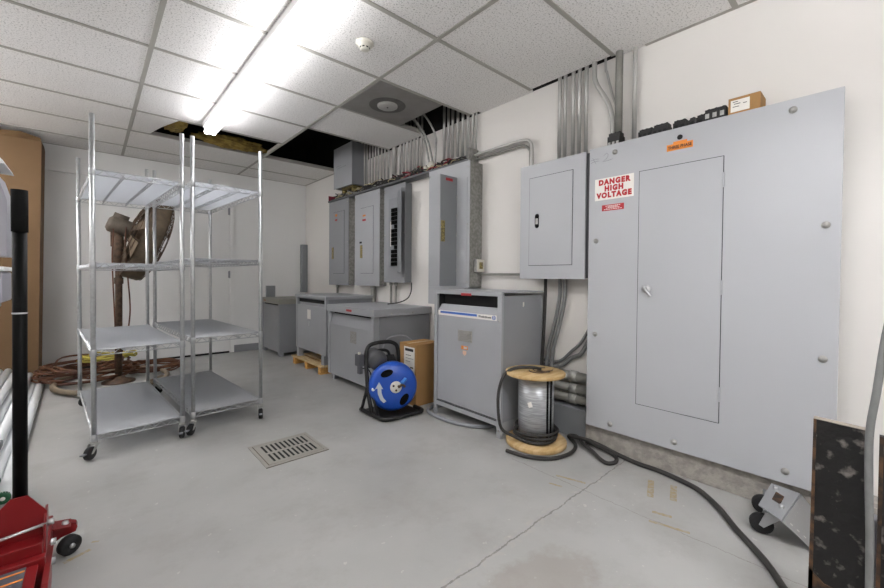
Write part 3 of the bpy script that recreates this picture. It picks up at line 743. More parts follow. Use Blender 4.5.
# T2
x2 = 1.81
t2 = thing('transformer', 'wide low grey transformer with flat overhanging lid behind the blue drum machine', 'transformer', (2.1, 3.33, 0))
obj('case', MB().box(x2+.06, 2.435, 2.895, 3.765, .06, .688, .003), M_xfd, t2)
obj('frame', MB().box(x2, x2+.058, 2.90, 2.945, .06, .688, .001).box(x2, x2+.058, 3.715, 3.765, .06, .688, .001).box(x2+.045, x2+.058, 2.945, 3.715, .56, .688), M_xf, t2)
obj('front_panel', MB().prism([(x2+.004, 2.948, .062), (x2+.004, 2.948, .565), (x2+.034, 2.948, .668), (x2+.056, 2.948, .668), (x2+.056, 2.948, .062)], (0, .765, 0)), M_xf, t2)
obj('vent_opening', MB().box(x2+.043, x2+.0445, 2.948, 3.712, .668, .688), M_gap, t2)
obj('lid', MB().box(x2-.012, 2.446, 2.878, 3.775, .690, .757, .004), M_xf, t2)
obj('red_label', MB().box(x2-.0138, x2-.0122, 3.26, 3.36, .712, .732), M_redl, t2)
obj('data_plate', MB().box(x2+.002, x2+.0038, 3.20, 3.31, .42, .53), M_plate, t2)
for y in (2.93, 3.68):
    for x in (1.84, 2.33): obj('foot', MB().box(x, x+.05, y, y+.055, 0, .059), M_xfd, t2)
for x in (1.98, 2.22): obj('screw', MB().lathe([(0, .005), (.008, .004), (.009, 0)], (x, 2.878, .715), (0, -1, 0), 10), M_galv, t2)
# pallet + T3
pl = thing('pallet', 'small orange-brown wooden pallet under the middle grey transformer', 'pallet', (2.1, 4.27, 0))
for y in (3.95, 4.30, 4.64):
    obj('runner', MB().box(1.80, 2.40, y-.03, y+.03, 0, .075, .002), M_pallet, pl)
for x in (1.80, 1.95, 2.10, 2.25, 2.36):
    obj('deck_board', MB().box(x, x+(.10 if x < 2.3 else .05), 3.90, 4.72, .0755, .094, .001), M_pallet2, pl)
x3 = 1.83
t3 = thing('transformer', 'grey transformer with white tag standing on the small wooden pallet', 'transformer', (2.1, 4.25, .095))
obj('case', MB().box(x3+.03, 2.40, 3.862, 4.655, .20, .795, .002), M_xfd, t3)
o = MB(); o.box(x3, x3+.028, 3.855, 3.895, .20, .80, .001); o.box(x3, x3+.028, 4.62, 4.66, .20, .80, .001)
o.box(x3+.002, x3+.03, 3.86, 4.655, .70, .712)
obj('frame', o, M_xf, t3)
obj('front_panel', MB().box(x3+.002, x3+.029, 3.897, 4.618, .202, .70, .002), M_xf, t3)
obj('vent_opening', MB().box(x3+.026, x3+.0295, 3.90, 4.615, .742, .78), M_gap, t3)
obj('lid', MB().box(x3-.01, 2.405, 3.848, 4.668, .7955, .828, .003), M_xf, t3)
for y in (3.92, 4.58):
    for x in (1.835, 2.34): obj('leg', MB().box(x, x+.055, y, y+.06, .095, .20), M_xf, t3)
obj('white_tag', MB().box(x3-.0005, x3+.0015, 4.24, 4.33, .56, .665), M_label, t3)
obj('lock', MB().lathe([(0, .012), (.01, .012), (.012, 0)], (x3+.002, 4.28, .53), (-1, 0, 0), 12).box(x3-.006, x3+.0015, 4.272, 4.288, .485, .52), M_chrome, t3)
# T4
x4 = 1.80
t4 = thing('transformer', 'farthest low grey transformer with khaki top against the back wall', 'transformer', (2.1, 5.46, 0))
obj('case', MB().box(x4+.03, 2.36, 5.138, 5.80, .045, .675, .002), M_xfd, t4)
obj('frame', MB().box(x4, x4+.029, 5.13, 5.17, .03, .675, .001).box(x4, x4+.029, 5.765, 5.805, .03, .675, .001), M_xfd, t4)
obj('front_panel', MB().box(x4+.008, x4+.029, 5.172, 5.763, .05, .65, .002), M_greyd, t4)
obj('vent_opening', MB().box(x4+.024, x4+.0285, 5.172, 5.763, .655, .674), M_gap, t4)
obj('lid', MB().box(x4-.008, 2.37, 5.12, 5.815, .6755, .743, .003), M_khaki, t4)
obj('orange_sticker', MB().box(x4-.0095, x4-.0082, 5.62, 5.70, .70, .715), mat('faded_orange', '9d6a50', .7), t4)
for y in (5.14, 5.74):
    for x in (1.81, 2.30): obj('foot', MB().box(x, x+.05, y, y+.05, 0, .0445), M_xfd, t4)

# ------------------------------------------------------------------ cardboard box beside drum machine
bx = thing('cardboard_box', 'tall brown cardboard box with white shipping label behind the blue drum', 'box', (2.02, 2.57, 0))
obj('carton', MB().box(1.935, 2.20, 2.465, 2.69, 0, .495, .003), M_card2, bx)
obj('shipping_label', MB().box(1.9332, 1.9347, 2.485, 2.625, .25, .47), M_label, bx)
l_ = MB()
for (a, b_, z, h) in ((2.50, 2.61, .435, .022), (2.53, 2.60, .40, .004), (2.50, 2.60, .375, .003), (2.54, 2.60, .35, .003), (2.50, 2.54, .30, .01), (2.57, 2.61, .30, .01), (2.52, 2.60, .275, .004)):
    l_.box(1.9324, 1.9331, a, b_, z, z+h)
obj('label_print', l_, M_ink, bx)
obj('tape', MB().box(1.936, 2.20, 2.555, 2.60, .4952, .4962), mat('packing_tape', 'b08a5a', .3), bx)

# ------------------------------------------------------------------ drum drain cleaner
dc = thing('drum_drain_cleaner', 'blue drum drain cleaning machine on black tubular frame in front of the wide transformer', 'drain cleaning machine', (1.72, 2.5, 0))
o = MB(); loop = [(1.55, 2.66, .02), (1.548, 2.40, .02), (1.565, 2.345, .02), (1.62, 2.325, .02), (1.83, 2.315, .02), (1.885, 2.325, .02), (1.90, 2.37, .02), (1.90, 2.44, .02)]
o.tube(smooth_path(loop, 6), .015, 10); obj('base_frame', o, M_black, dc)
obj('base_plate', MB().box(1.56, 1.89, 2.335, 2.66, .006, .012), M_black, dc)
nn = Vector((-.42, -.90, .06)).normalized(); cen = Vector((1.70, 2.44, .215))
side = nn.cross(Vector((0, 0, 1))).normalized()           # to the viewer's left/right
if side.x > 0: side = -side                                # side points to the left in the picture
upd = side.cross(nn) if side.cross(nn).z > 0 else nn.cross(side)
rgt = -side
prof = [(.0, -.13), (.165, -.13), (.178, -.11), (.182, -.06), (.182, -.02), (.17, .0), (.15, .012), (.05, .02), (0, .02)]
dr = obj('drum', MB().lathe(prof, cen+nn*.02, nn, 48), M_blue, dc)
def on_drum(u, v, off=.0): return cen+rgt*u+upd*v+nn*(.02+off)
def face_off(rad): return .012+(.15-rad)*.08 if rad < .15 else .006
for (u, v, ang) in ((-.055, .105, 18), (.075, -.095, 55)):
    a = R(ang); pts = []
    for k in range(20):
        t = 2*math.pi*k/20; p, q = .048*math.cos(t), .026*math.sin(t)
        pts.append((u+p*math.cos(a)-q*math.sin(a), v+p*math.sin(a)+q*math.cos(a)))
    obj('drum_window', MB().prism([on_drum(p, q, .0105) for p, q in pts], nn*.008), M_gloss, dr)
hb = obj('hub', MB().lathe([(0, .012), (.035, .012), (.043, .006), (.045, 0)], on_drum(.012, .0, .018), nn, 28), M_offw, dr)
for (u, v) in ((-.008, .012), (.03, .008), (.012, -.022)):
    obj('hub_bolt', MB().lathe([(0, .006), (.008, .006), (.009, 0)], on_drum(u, v, .030), nn, 6), M_rust, hb)
aw = [(-.12, .0), (-.118, -.04), (-.10, -.085), (-.075, -.11), (-.055, -.098), (-.078, -.07), (-.09, -.035), (-.092, -.005), (-.078, -.008), (-.108, .045), (-.138, -.005)]
ap = []
obj('arrow_decal', MB().prism([on_drum(u-.005, v, .0175-.0*u) for u, v in aw], nn*.003), mat('arrow_grey', 'b9bec6', .5), dr)
o = MB(); o.tube(smooth_path([on_drum(.03, .0, .03), on_drum(.055, .02, .05), on_drum(.075, .005, .06)], 5), .009, 8); obj('feed_spring', o, M_rust, dr)
o = MB(); o.tube([on_drum(.05, .028, .045), on_drum(.085, .06, .03)], .015, 10); obj('drum_clip', o, mat('light_blue', '3b7fd0', .4), dr)
o = MB(); hl = [(1.548, 2.50, .03), (1.55, 2.56, .20), (1.56, 2.60, .38), (1.575, 2.62, .47), (1.62, 2.625, .515), (1.74, 2.615, .525), (1.81, 2.60, .51), (1.845, 2.59, .46), (1.85, 2.58, .30), (1.86, 2.55, .12), (1.87, 2.50, .035)]
o.tube(smooth_path(hl, 6), .0155, 12); obj('handle_frame', o, M_black, dc)
o = MB(); o.tube([(1.548, 2.64, .03), (1.552, 2.57, .20)], .012, 10); o.tube([(1.555, 2.42, .03), (1.556, 2.575, .26)], .010, 10); obj('frame_strut', o, M_black, dc)
obj('motor', MB().lathe([(0, 0), (.06, 0), (.075, .02), (.075, .17), (.055, .19), (0, .19)], (1.68, 2.72, .40), (-.25, -.9, 0), 28), mat('motor_dark', '48484b', .5), dc)
obj('drum_bracket', MB().prism([cen-nn*.14+rgt*-.09+upd*.05, cen-nn*.14+rgt*.09+upd*.05, cen-nn*.14+rgt*.03+upd*.22, cen-nn*.14-rgt*.03+upd*.22], -nn*.012), M_black, dc)
o = MB(); o.tube(smooth_path([(1.60, 2.62, .34), (1.61, 2.60, .43), (1.66, 2.58, .47), (1.74, 2.58, .455), (1.78, 2.60, .38)], 6), .012, 10); obj('belt_guard', o, M_black, dc)
o = MB(); o.box(1.50, 1.545, 2.60, 2.67, .36, .45, .006); o.box(1.51, 1.54, 2.615, 2.65, .30, .36, .004); obj('switch_box', o, mat('switch_grey', '55565a', .5), dc)
o = MB(); o.lathe([(0, 0), (.012, 0), (.010, .014), (0, .016)], (1.52, 2.635, .45), (0, 0, 1), 14); obj('switch_knob', o, M_offw, dc)
o = MB(); o.tube(smooth_path([(1.53, 2.63, .34), (1.58, 2.60, .33), (1.59, 2.55, .24), (1.56, 2.50, .20)], 6), .004, 6); obj('air_hose', o, M_blackm, dc)
obj('valve', MB().lathe([(0, 0), (.014, 0), (.018, .02), (.012, .035), (0, .035)], (1.565, 2.505, .20), (-.4, -.7, .3), 14), M_offw, dc)
o = MB(); o.tube(smooth_path([(1.78, 2.74, .40), (1.85, 2.76, .51), (1.95, 2.77, .535), (2.06, 2.77, .52), (2.15, 2.76, .45)], 6), .006, 8)
tag(obj('cable', o, M_white), 'thin white hose arching above the tall box behind the blue drum', 'hose')

# ------------------------------------------------------------------ cable spool
sp = thing('cable_spool', 'wooden cable spool wrapped in silver sheeting next to the striped transformer', 'cable spool', (2.095, 1.43, 0))
cx, cy, zt = 2.092, 1.44, .455
obj('bottom_flange', MB().lathe([(0, .004), (.184, .004), (.186, .006), (.186, .028), (.184, .030), (0, .030)], (cx-.004, cy-.006, 0), seg=56), M_wood, sp)
o = MB()
for k in range(2):
    pass
obj('top_flange', MB().lathe([(0, 0), (.181, 0), (.183, .002), (.183, .016), (.181, .018), (0, .018)], (cx-.012, cy, zt-.018), seg=56), M_wood, sp)
obj('wrapped_core', MB().lathe([(0, 0), (.108, 0), (.109, .2), (.110, .405), (0, .405)], (cx, cy, .0305), seg=40), M_silver, sp)
obj('arbor_hole', MB().lathe([(0, .0), (.014, .0)], (cx+.0, cy-.01, zt+.0006), seg=20), M_gap, sp)
vd = Vector((-.82, -.57, 0)).normalized(); sdv = Vector((vd.y, -vd.x, 0))
if sdv.x < 0: sdv = -sdv
dbx = MB(); p = Vector((cx, cy, 0))+vd*.111-sdv*.035
dbx.obox(p+Vector((0, 0, .27)), (sdv+Vector((0, 0, .3))), Vector((0, 0, 1))-sdv*.3, vd, .012, .016, .001)
obj('white_sticker', dbx, M_label, sp)
for a_ in (.068, .088):
    q = Vector((cx, cy, 0))+vd*math.sqrt(max(.112**2-a_**2, 0))+sdv*a_
    obj('strap', MB().tube([q+Vector((0, 0, .04)), q+Vector((0, 0, .42))], .006, 6), M_gloss, sp)
# thick black cable around the spool
random.seed(4)
o = MB(); pts = [(cx+.02, cy-.02, zt+.012), (cx-.035, cy+.01, zt+.024), (cx-.11, cy+.08, zt+.018), (cx-.165, cy+.12, zt-.02), (cx-.195, cy+.14, zt-.12), (cx-.20, cy+.14, .22), (cx-.185, cy+.125, .10), (cx-.145, cy+.06, .06)]
for k in range(30):
    a = math.pi+.3+k*.62; rr = .128+.007*math.sin(k*1.7); pts.append((cx+rr*math.cos(a), cy+rr*math.sin(a), .046+.0021*k))
o.tube(smooth_path(pts, 4), .0095, 8)
tag(obj('cable', o, M_cable), 'thick black cable wound low around the silver-wrapped spool', 'cable')
o = MB()
for (dx, dy, a0, L, rad) in ((0, 0, .5, 4.6, .07), (.01, -.01, 1.5, 3.0, .055), (-.02, .0, 2.2, 2.4, .085)):
    o.tube(smooth_path([(cx+.03+dx+rad*math.cos(a0+t*L/8), cy-.03+dy+rad*.8*math.sin(a0+t*L/8), zt+.006+.0007*t) for t in range(9)], 3), .0035, 6)
tag(obj('cable', o, M_rust), 'thin brown wire coiled loosely on top of the cable spool', 'wire')
# floor loops of the heavy cable and its long tail
o = MB(); pts = []
tail = [(1.84, 1.47, .012), (1.865, 1.34, .012), (1.95, 1.235, .012), (2.09, 1.20, .012), (2.22, 1.235, .013), (2.30, 1.33, .018), (2.325, 1.30, .024), (2.29, 1.245, .03), (2.24, 1.20, .03), (2.20, 1.12, .022), (2.15, 1.04, .014), (2.14, .995, .012), (2.19, .975, .012), (2.245, 1.0, .014), (2.27, 1.06, .02), (2.283, 1.14, .024), (2.288, 1.20, .03)]
o.tube(smooth_path(tail, 7), .011, 10)
tag(obj('cable', o, M_cable), 'heavy black cable looped on the floor around the foot of the spool', 'cable')
o = MB(); o.tube(smooth_path([(2.262, 1.30, .036), (2.275, 1.20, .045), (2.272, 1.10, .038), (2.27, .99, .02), (2.262, .88, .013), (2.262, .78, .013), (2.24, .67, .013), (2.20, .57, .013), (2.10, .47, .013), (1.975, .38, .013), (1.83, .265, .013), (1.71, .195, .013), (1.55, .10, .013), (1.40, -.05, .013)], 8), .012, 10)
tag(obj('cable', o, M_cable), 'long black cable running along the floor in front of the big cabinet', 'cable')
o = MB(); o.tube(smooth_path([(2.16, 2.36, .05), (2.02, 2.352, .018), (1.945, 2.325, .015), (1.905, 2.25, .015), (1.895, 2.12, .015), (1.91, 1.98, .015), (1.96, 1.86, .015), (2.05, 1.78, .015), (2.2, 1.76, .02)], 7), .0135, 10)
tag(obj('cable', o, M_greyc), 'grey cable curving out from under the striped transformer', 'cable')

# ------------------------------------------------------------------ wire shelving units (built at origin, then moved)
def shelf_unit(heights):
    WX, LY = .430, 1.205
    t = thing('wire_shelving', 'x', 'shelving unit')
    for ix, x in enumerate((0, WX)):
        for iy, y in enumerate((0, LY)):
            o = MB(); o.tube([(x, y, .10), (x, y, 1.942)], .0127, 14)
            k = .17
            while k < 1.93: o.lathe([(.0127, -.0008), (.0136, 0), (.0127, .0008)], (x, y, k), seg=12); k += .0254*1.5
            obj('post', o, M_chrome, t)
            c = thing_part('caster', t)
            ang = {0: -2.3, 1: -1.9}[ix]+iy*.6 if (ix, iy) != (0, 1) else .5
            d_ = Vector((math.cos(ang), math.sin(ang), 0)); ax = Vector((-d_.y, d_.x, 0)); cc = Vector((x, y, 0))+d_*.028
            fork = MB(); fork.lathe([(0, .0), (.018, .0), (.018, .014), (.009, .018), (.009, .04), (0, .04)], (x, y, .078), seg=16)
            for s in (-1, 1):
                fork.prism([cc+ax*s*.019+Vector((0, 0, .036)), cc+ax*s*.019+d_*.014+Vector((0, 0, .036)), Vector((x, y, .082))+ax*s*.019+d_*.014, Vector((x, y, .082))+ax*s*.019-d_*.016], ax*.002*s)
            cst = obj('caster', fork, M_galv, t)
            wh = MB(); wh.lathe([(0, -.014), (.03, -.014), (.036, -.009), (.036, .009), (.03, .014), (0, .014)], cc+Vector((0, 0, .0362)), ax, 24); obj('wheel', wh, M_rubber, cst)
            if ix == 0 or iy == 0:
                bk = MB(); bk.obox(cc+d_*.035+Vector((0, 0, .045)), d_, ax, PZ, .022, .01, .003); obj('brake_lever', bk, M_greydk, cst)
    for z in heights:
        o = MB(); r = .0032
        for (zz, ins) in ((z, .0), (z-.030, .0)):
            o.tube([(.012, 0, zz), (WX-.012, 0, zz)], r, 6); o.tube([(.012, LY, zz), (WX-.012, LY, zz)], r, 6)
            o.tube([(0, .012, zz), (0, LY-.012, zz)], r, 6); o.tube([(WX, .012, zz), (WX, LY-.012, zz)], r, 6)
        for y in (0, LY):
            n = 6; o.tube([(.02+(WX-.04)*k/(2*n), y, z if k % 2 else z-.030) for k in range(2*n+1)], .0026, 5)
        for x in (0, WX):
            n = 15; o.tube([(x, .02+(LY-.04)*k/(2*n), z if k % 2 else z-.030) for k in range(2*n+1)], .0026, 5)
        for x in (WX/3, 2*WX/3):
            for zz in (z-.004, z-.024): o.tube([(x, 0, zz), (x, LY, zz)], .0028, 6)
            n = 15; o.tube([(x, .0+(LY)*k/(2*n), z-.005 if k % 2 else z-.024) for k in range(2*n+1)], .0022, 5)
        k = 0; nw = 58
        for k in range(1, nw): o.tube([(0, LY*k/nw, z+.0015), (WX, LY*k/nw, z+.0015)], .0018, 4)
        for x in (0, WX):
            for y in (0, LY): o.lathe([(.0133, -.034), (.0165, -.030), (.015, .004), (.0133, .006)], (x, y, z), seg=14)
        sh = obj('shelf', o, M_wire, t)
        obj('liner', MB().box(.012, WX-.012, .012, LY-.012, z-.0022, z-.0010), M_liner, sh)
    return t
def thing_part(name, t): return None
su = shelf_unit((.125, .610, 1.105, 1.632)); su['label'] = 'chrome wire shelving unit on casters, the left one of two'
su['group'] = 'wire shelving units'
su2 = shelf_unit((.137, .626, 1.150, 1.652)); su2['group'] = 'wire shelving units'; su2['label'] = 'chrome wire shelving unit on casters, the right one of two'
su.location = (.010, 2.965, 0); su.rotation_euler = (0, 0, R(3.6))
su2.location = (.498, 2.998, 0); su2.rotation_euler = (0, 0, R(3.9))

# ------------------------------------------------------------------ floor drain
fd = thing('floor_drain', 'square slotted metal floor drain cover set in the floor', 'drain', (.88, 2.36, 0))
M_drain = mat('worn_painted_iron', '9f9c94', .5, .2, var=.06)
obj('rim', MB().box(.702, 1.062, 2.195, 2.215, 0, .003).box(.702, 1.062, 2.515, 2.535, 0, .003).box(.702, .722, 2.215, 2.515, 0, .003).box(1.042, 1.062, 2.215, 2.515, 0, .003), M_drain, fd)
gr = obj('grate', MB().box(.725, 1.039, 2.218, 2.512, .001, .004, .001), M_drain, fd)
o = MB()
for k in range(10):
    x = .765+k*.027
    for (a, b_) in ((2.245, 2.352), (2.378, 2.485)): o.box(x-.006, x+.006, a, b_, .0042, .0046)
obj('slot', o, M_gap, gr)
o = MB(); o.box(.722, .725, 2.213, 2.515, .0005, .0035); o.box(.702, 1.062, 2.191, 2.195, .0, .0012); obj('rust_line', o, M_rustb, fd)

# ------------------------------------------------------------------ pedestal fan behind shelving
fn = thing('pedestal_fan', 'rusty brown industrial pedestal fan with wrapped cage behind the wire shelving', 'fan', (.20, 4.92, 0))
obj('base', MB().lathe([(0, 0), (.13, 0), (.13, .012), (.06, .035), (.04, .06), (0, .06)], (.20, 4.92, 0), seg=32), M_rust, fn)
obj('pole', MB().tube([(.20, 4.92, .05), (.205, 4.92, 1.0), (.205, 4.92, 1.40)], [.028, .028, .026], 14).lathe([(.028, 0), (.036, .004), (.036, .06), (.028, .064)], (.205, 4.92, .95), seg=16).lathe([(.03, 0), (.045, .01), (.045, .26), (.03, .27)], (.20, 4.92, 1.15), seg=16), M_rust, fn)
ax_ = Vector((.94, .05, -.33)).normalized()
mc = Vector((.15, 4.92, 1.53))
obj('motor', MB().lathe([(0, -.03), (.05, -.03), (.075, -.01), (.08, .0), (.08, .17), (.06, .20), (0, .20)], mc, ax_, 28).lathe([(0, 0), (.03, 0), (.03, .12), (0, .12)], mc+Vector((.02, 0, .085)), ax_, 14), mat('grimy_motor', '5f564c', .6, .2, var=.2, vscale=20), fn)
obj('yoke', MB().obox(mc+Vector((.03, 0, -.12)), (1, 0, 0), (0, 1, 0), PZ, .035, .03, .10, .006), M_rust, fn)
cc = mc+ax_*.22+Vector((-.01, 0, -.03)); RC = .42
o = MB(); o.lathe([(RC*.97, 0), (RC, .02), (RC, .14), (RC*.97, .16), (RC*.96, .14), (RC*.96, .02)], cc, ax_, 48); cg = obj('shroud', o, M_nylon, fn)
o = MB(); u0 = ax_.orthogonal().normalized(); v0 = ax_.cross(u0)
def ringp(rad, h, n=40): return [cc+ax_*h+(u0*math.cos(2*math.pi*k/n)+v0*math.sin(2*math.pi*k/n))*rad for k in range(n)]
for rad, h in ((.41, -.005), (.33, -.03), (.25, -.05), (.17, -.065), (.10, -.07)): o.tube(ringp(rad, h), .003, 5, closed=True)
for k in range(20):
    d_ = u0*math.cos(2*math.pi*k/20)+v0*math.sin(2*math.pi*k/20)
    o.tube([cc+ax_*-.07+d_*.09, cc+ax_*-.065+d_*.17, cc+ax_*-.03+d_*.33, cc+ax_*0+d_*.415], .0028, 5)
obj('rear_guard', o, M_rust, fn)
o = MB()
for rad, h in ((.41, .165), (.33, .20), (.25, .22), (.17, .23), (.09, .235)): o.tube(ringp(rad, h), .003, 5, closed=True)
for k in range(20):
    d_ = u0*math.cos(2*math.pi*k/20)+v0*math.sin(2*math.pi*k/20)
    o.tube([cc+ax_*.235+d_*.08, cc+ax_*.23+d_*.17, cc+ax_*.20+d_*.33, cc+ax_*.16+d_*.415], .0028, 5)
obj('front_guard', o, M_rust, fn)
for k in range(4):
    a = k*math.pi/2+.4; d_ = u0*math.cos(a)+v0*math.sin(a); e_ = ax_.cross(d_)
    obj('blade', MB().prism([cc+ax_*.06+d_*.06-e_*.03, cc+ax_*.04+d_*.37-e_*.10, cc+ax_*.12+d_*.38+e_*.08, cc+ax_*.12+d_*.06+e_*.03], ax_*.004), M_rust, fn)
o = MB()
for k in range(9):
    a = k*2*math.pi/9; d_ = u0*math.cos(a)+v0*math.sin(a); e_ = ax_.cross(d_)
    o.prism([cc+ax_*-.06+d_*.13-e_*.03, cc+ax_*-.008+d_*.425-e_*.10, cc+ax_*-.012+d_*.43+e_*.06, cc+ax_*-.062+d_*.13+e_*.015], ax_*.003)
obj('dust_cover', o, M_nylon, fn)
o = MB(); o.tube(smooth_path([(.15, 4.87, 1.53), (.165, 4.86, 1.45), (.155, 4.86, 1.2), (.165, 4.86, .8), (.175, 4.86, .45), (.17, 4.85, .15)], 6), .006, 8)
o.tube(smooth_path([(.26, 4.85, 1.50), (.25, 4.84, 1.3), (.27, 4.84, 1.0), (.285, 4.84, .7), (.26, 4.84, .45), (.225, 4.86, .30)], 6), .006, 8); obj('power_cord', o, M_cord, fn)

# ------------------------------------------------------------------ cord and hose pile
def coil(name, cx, cy, rx, ry, n, r, z0, mm, label, cat, sd, jit=.05, hump=.0):
    random.seed(sd); pts = []
    for k in range(n*12):
        a = 2*math.pi*k/12; f = 1+random.uniform(-jit, jit)
        pts.append((cx+rx*f*math.cos(a), cy+ry*f*math.sin(a), z0+r+random.uniform(0, 1)*jit*.25+hump*k/(n*12)))
    o = MB(); o.tube(smooth_path(pts, 3), r, 6); q = obj(name, o, mm); return tag(q, label, cat)
coil('extension_cord', -.02, 5.25, .33, .34, 11, .009, .0, M_cord, 'heap of coiled brown extension cord on the floor beside the tall carton', 'cord', 2, .25, .13)
coil('extension_cord', .52, 5.30, .24, .24, 6, .009, .0, M_cord, 'brown cord coil on the floor right of the fan base', 'cord', 3, .12, .05)
coil('extension_cord', .14, 5.52, .22, .14, 7, .008, .125, M_cordy, 'yellow cord coil lying on top of the brown cord heap', 'cord', 9, .15, .04)
coil('hose', .16, 4.93, .42, .52, 2, .022, .0, M_hose, 'thick tan hose in wide loops on the floor around the fan base', 'hose', 5, .04, .02)

# ------------------------------------------------------------------ tall carton at back left
ca = thing('cardboard_carton', 'very tall brown cardboard carton with torn top standing against the back wall', 'carton', (-.95, 5.66, 0))
obj('carton', MB().prism([(-1.5, 5.46, 0), (-.385, 5.46, 0), (-.345, 5.46, 2.33), (-1.5, 5.46, 2.33)], (0, .395, 0)), M_card, ca)
bm = bmesh.new(); 
o = MB()
random.seed(12)
for (x0, x1, tilt) in ((-1.5, -.95, .03), (-.95, -.62, .05), (-.62, -.35, -.02)):
    o.prism([(x0, 5.455, 2.325), (x1, 5.455, 2.33), (x1, 5.44-tilt*.3, 2.36+tilt*.3), ((x0+x1)/2, 5.42, 2.385), (x0, 5.45, 2.375)], (0, .006, 0))
o.prism([(-.348, 5.46, 2.33), (-.348, 5.85, 2.33), (-.355, 5.85, 2.37), (-.365, 5.6, 2.38), (-.38, 5.47, 2.365)], (.003, 0, 0))
obj('torn_flap', o, M_cardd, ca)

# ------------------------------------------------------------------ white fluorescent tubes lying on the floor
random.seed(3)
xs0 = [-.300, -.358, -.416, -.474, -.532, -.590, -.648]
n = 0
for row, (zz, xs_) in enumerate(((.0275, xs0), (.0765, [x-.029 for x in xs0[1:-1]]), (.1255, [x-.058 for x in xs0[2:-2]]))):
    for i, x in enumerate(xs_):
        y0_ = 2.74+random.uniform(0, .18)+row*.05; y1_ = 5.18+random.uniform(-.08, .12)
        if row == 0 and i == 0: y0_ = 2.62
        xs1 = x-.05+random.uniform(-.002, .002)
        if n == 0:
            t = thing('fluorescent_lamp', 'x', 'lamp tube', (x, y0_, zz-.0265))
            ob = MB(); ob.tube([(x, y0_, zz), (xs1, y1_, zz)], .0262, 18); obj('glass_tube', ob, M_tubeg, t)
            dv = (Vector((x, y0_, zz))-Vector((xs1, y1_, zz))).normalized()
            ob = MB(); ob.lathe([(0, .006), (.012, .006), (.024, .004), (.0264, 0), (.0264, -.012)], (x, y0_, zz), dv, 18); obj('end_cap', ob, M_green, t)
            ob = MB(); ob.lathe([(0, .0075), (.008, .0075), (.009, .0062)], (x, y0_, zz), dv, 12); obj('cap_centre', ob, M_label, t)
            base = t; bx0, by0, bz0 = x, y0_, zz
        else:
            t = copy_tree(base); t.location = (x, y0_, zz-.0265)
        t['group'] = 'white lamp tubes on the floor'
        t['label'] = 'long white lamp tube on the floor, %s layer, %s' % (('bottom', 'middle', 'top')[row], ('rightmost', 'second from the right', 'third from the right', 'fourth from the right', 'fifth from the right', 'sixth from the right', 'seventh from the right')[i])
        n += 1

# ------------------------------------------------------------------ white tubs on a cart at the left edge
ct = thing('utility_cart', 'utility cart out of view at the left carrying the white plastic tubs', 'cart', (-.62, 2.55, 0))
for z in (.25, .915): obj('tray', MB().box(-.95, -.315, 2.35, 2.78, z-.03, z, .004), M_greydk, ct)
for x in (-.94, -.36):
    for y in (2.36, 2.77): obj('leg', MB().box(x-.012, x+.012, y-.012, y+.012, 0, .914), M_greydk, ct)
tb = thing('plastic_tub', 'white plastic tub with flared pointed lid at the left edge', 'tub', (-.45, 2.55, 1.095))
obj('tub', MB().prism([(-.265, 2.48, 1.115), (-.262, 2.48, 1.35), (-.29, 2.48, 1.46), (-.33, 2.48, 1.50), (-.70, 2.48, 1.50), (-.70, 2.48, 1.115)], (0, .22, 0)), M_white, tb)
obj('lid', MB().prism([(-.265, 2.45, 1.500), (-.27, 2.45, 1.515), (-.31, 2.45, 1.56), (-.72, 2.45, 1.60), (-.72, 2.45, 1.502), (-.30, 2.45, 1.502)], (0, .28, 0)), M_tubeg, tb)
tb = thing('plastic_tub', 'low white plastic tub below the flared-lid tub at the left edge', 'tub', (-.45, 2.55, .92))
obj('tub', MB().box(-.70, -.275, 2.44, 2.72, .916, 1.05, .01), M_white, tb)
obj('lid', MB().box(-.71, -.265, 2.43, 2.73, 1.051, 1.07, .006), M_tubeg, tb)
o = MB(); o.box(-.70, -.30, 2.50, 2.68, 1.071, 1.113, .003); tag(obj('cardboard_sheet', o, M_card2), 'flat brown cardboard piece between the two white tubs', 'cardboard')

# ------------------------------------------------------------------ red floor jack
jk = thing('floor_jack', 'red hydraulic floor jack with tall black handle at the lower left', 'floor jack', (-.18, 1.6, 0))
def P(x, y, z): return (x, y, z)
for (x, nm) in ((-.108, 1), (-.262, 2)):
    s = 1 if x > -.18 else -1
    obj('side_plate', MB().prism([(x, 1.80, .035), (x, 1.82, .12), (x, 1.78, .155), (x, 1.55, .165), (x+.012*s, 1.15, .15), (x+.012*s, .95, .10), (x+.012*s, .95, .03)], (.008*s, 0, 0)), M_redp, jk)
    obj('flange', MB().prism([(x, 1.79, .153), (x, 1.55, .165), (x+.012*s, 1.15, .15), (x+.012*s+.014*s, 1.15, .15), (x+.014*s, 1.55, .165), (x+.014*s, 1.79, .153)], (0, 0, .006)), M_redp, jk)
tp = obj('top_cover', MB().prism([(-.25, 1.74, .17), (-.12, 1.74, .17), (-.125, 1.25, .155), (-.245, 1.25, .155)], (0, 0, .008)), M_redp, jk)
st = obj('sticker', MB().prism([(-.235, 1.68, .1782), (-.145, 1.68, .1782), (-.147, 1.42, .1705), (-.235, 1.42, .1705)], (0, 0, .0012)), mat('grey_sticker', '55555c', .5, var=.2, vscale=60), tp)
for y in (1.64, 1.60, 1.55, 1.51): obj('sticker_stripe', MB().obox((-.19, y, .1796+(y-1.68)*.03), (1, 0, 0), (0, 1, .03), PZ, .043, .003, .001), M_orange, st)
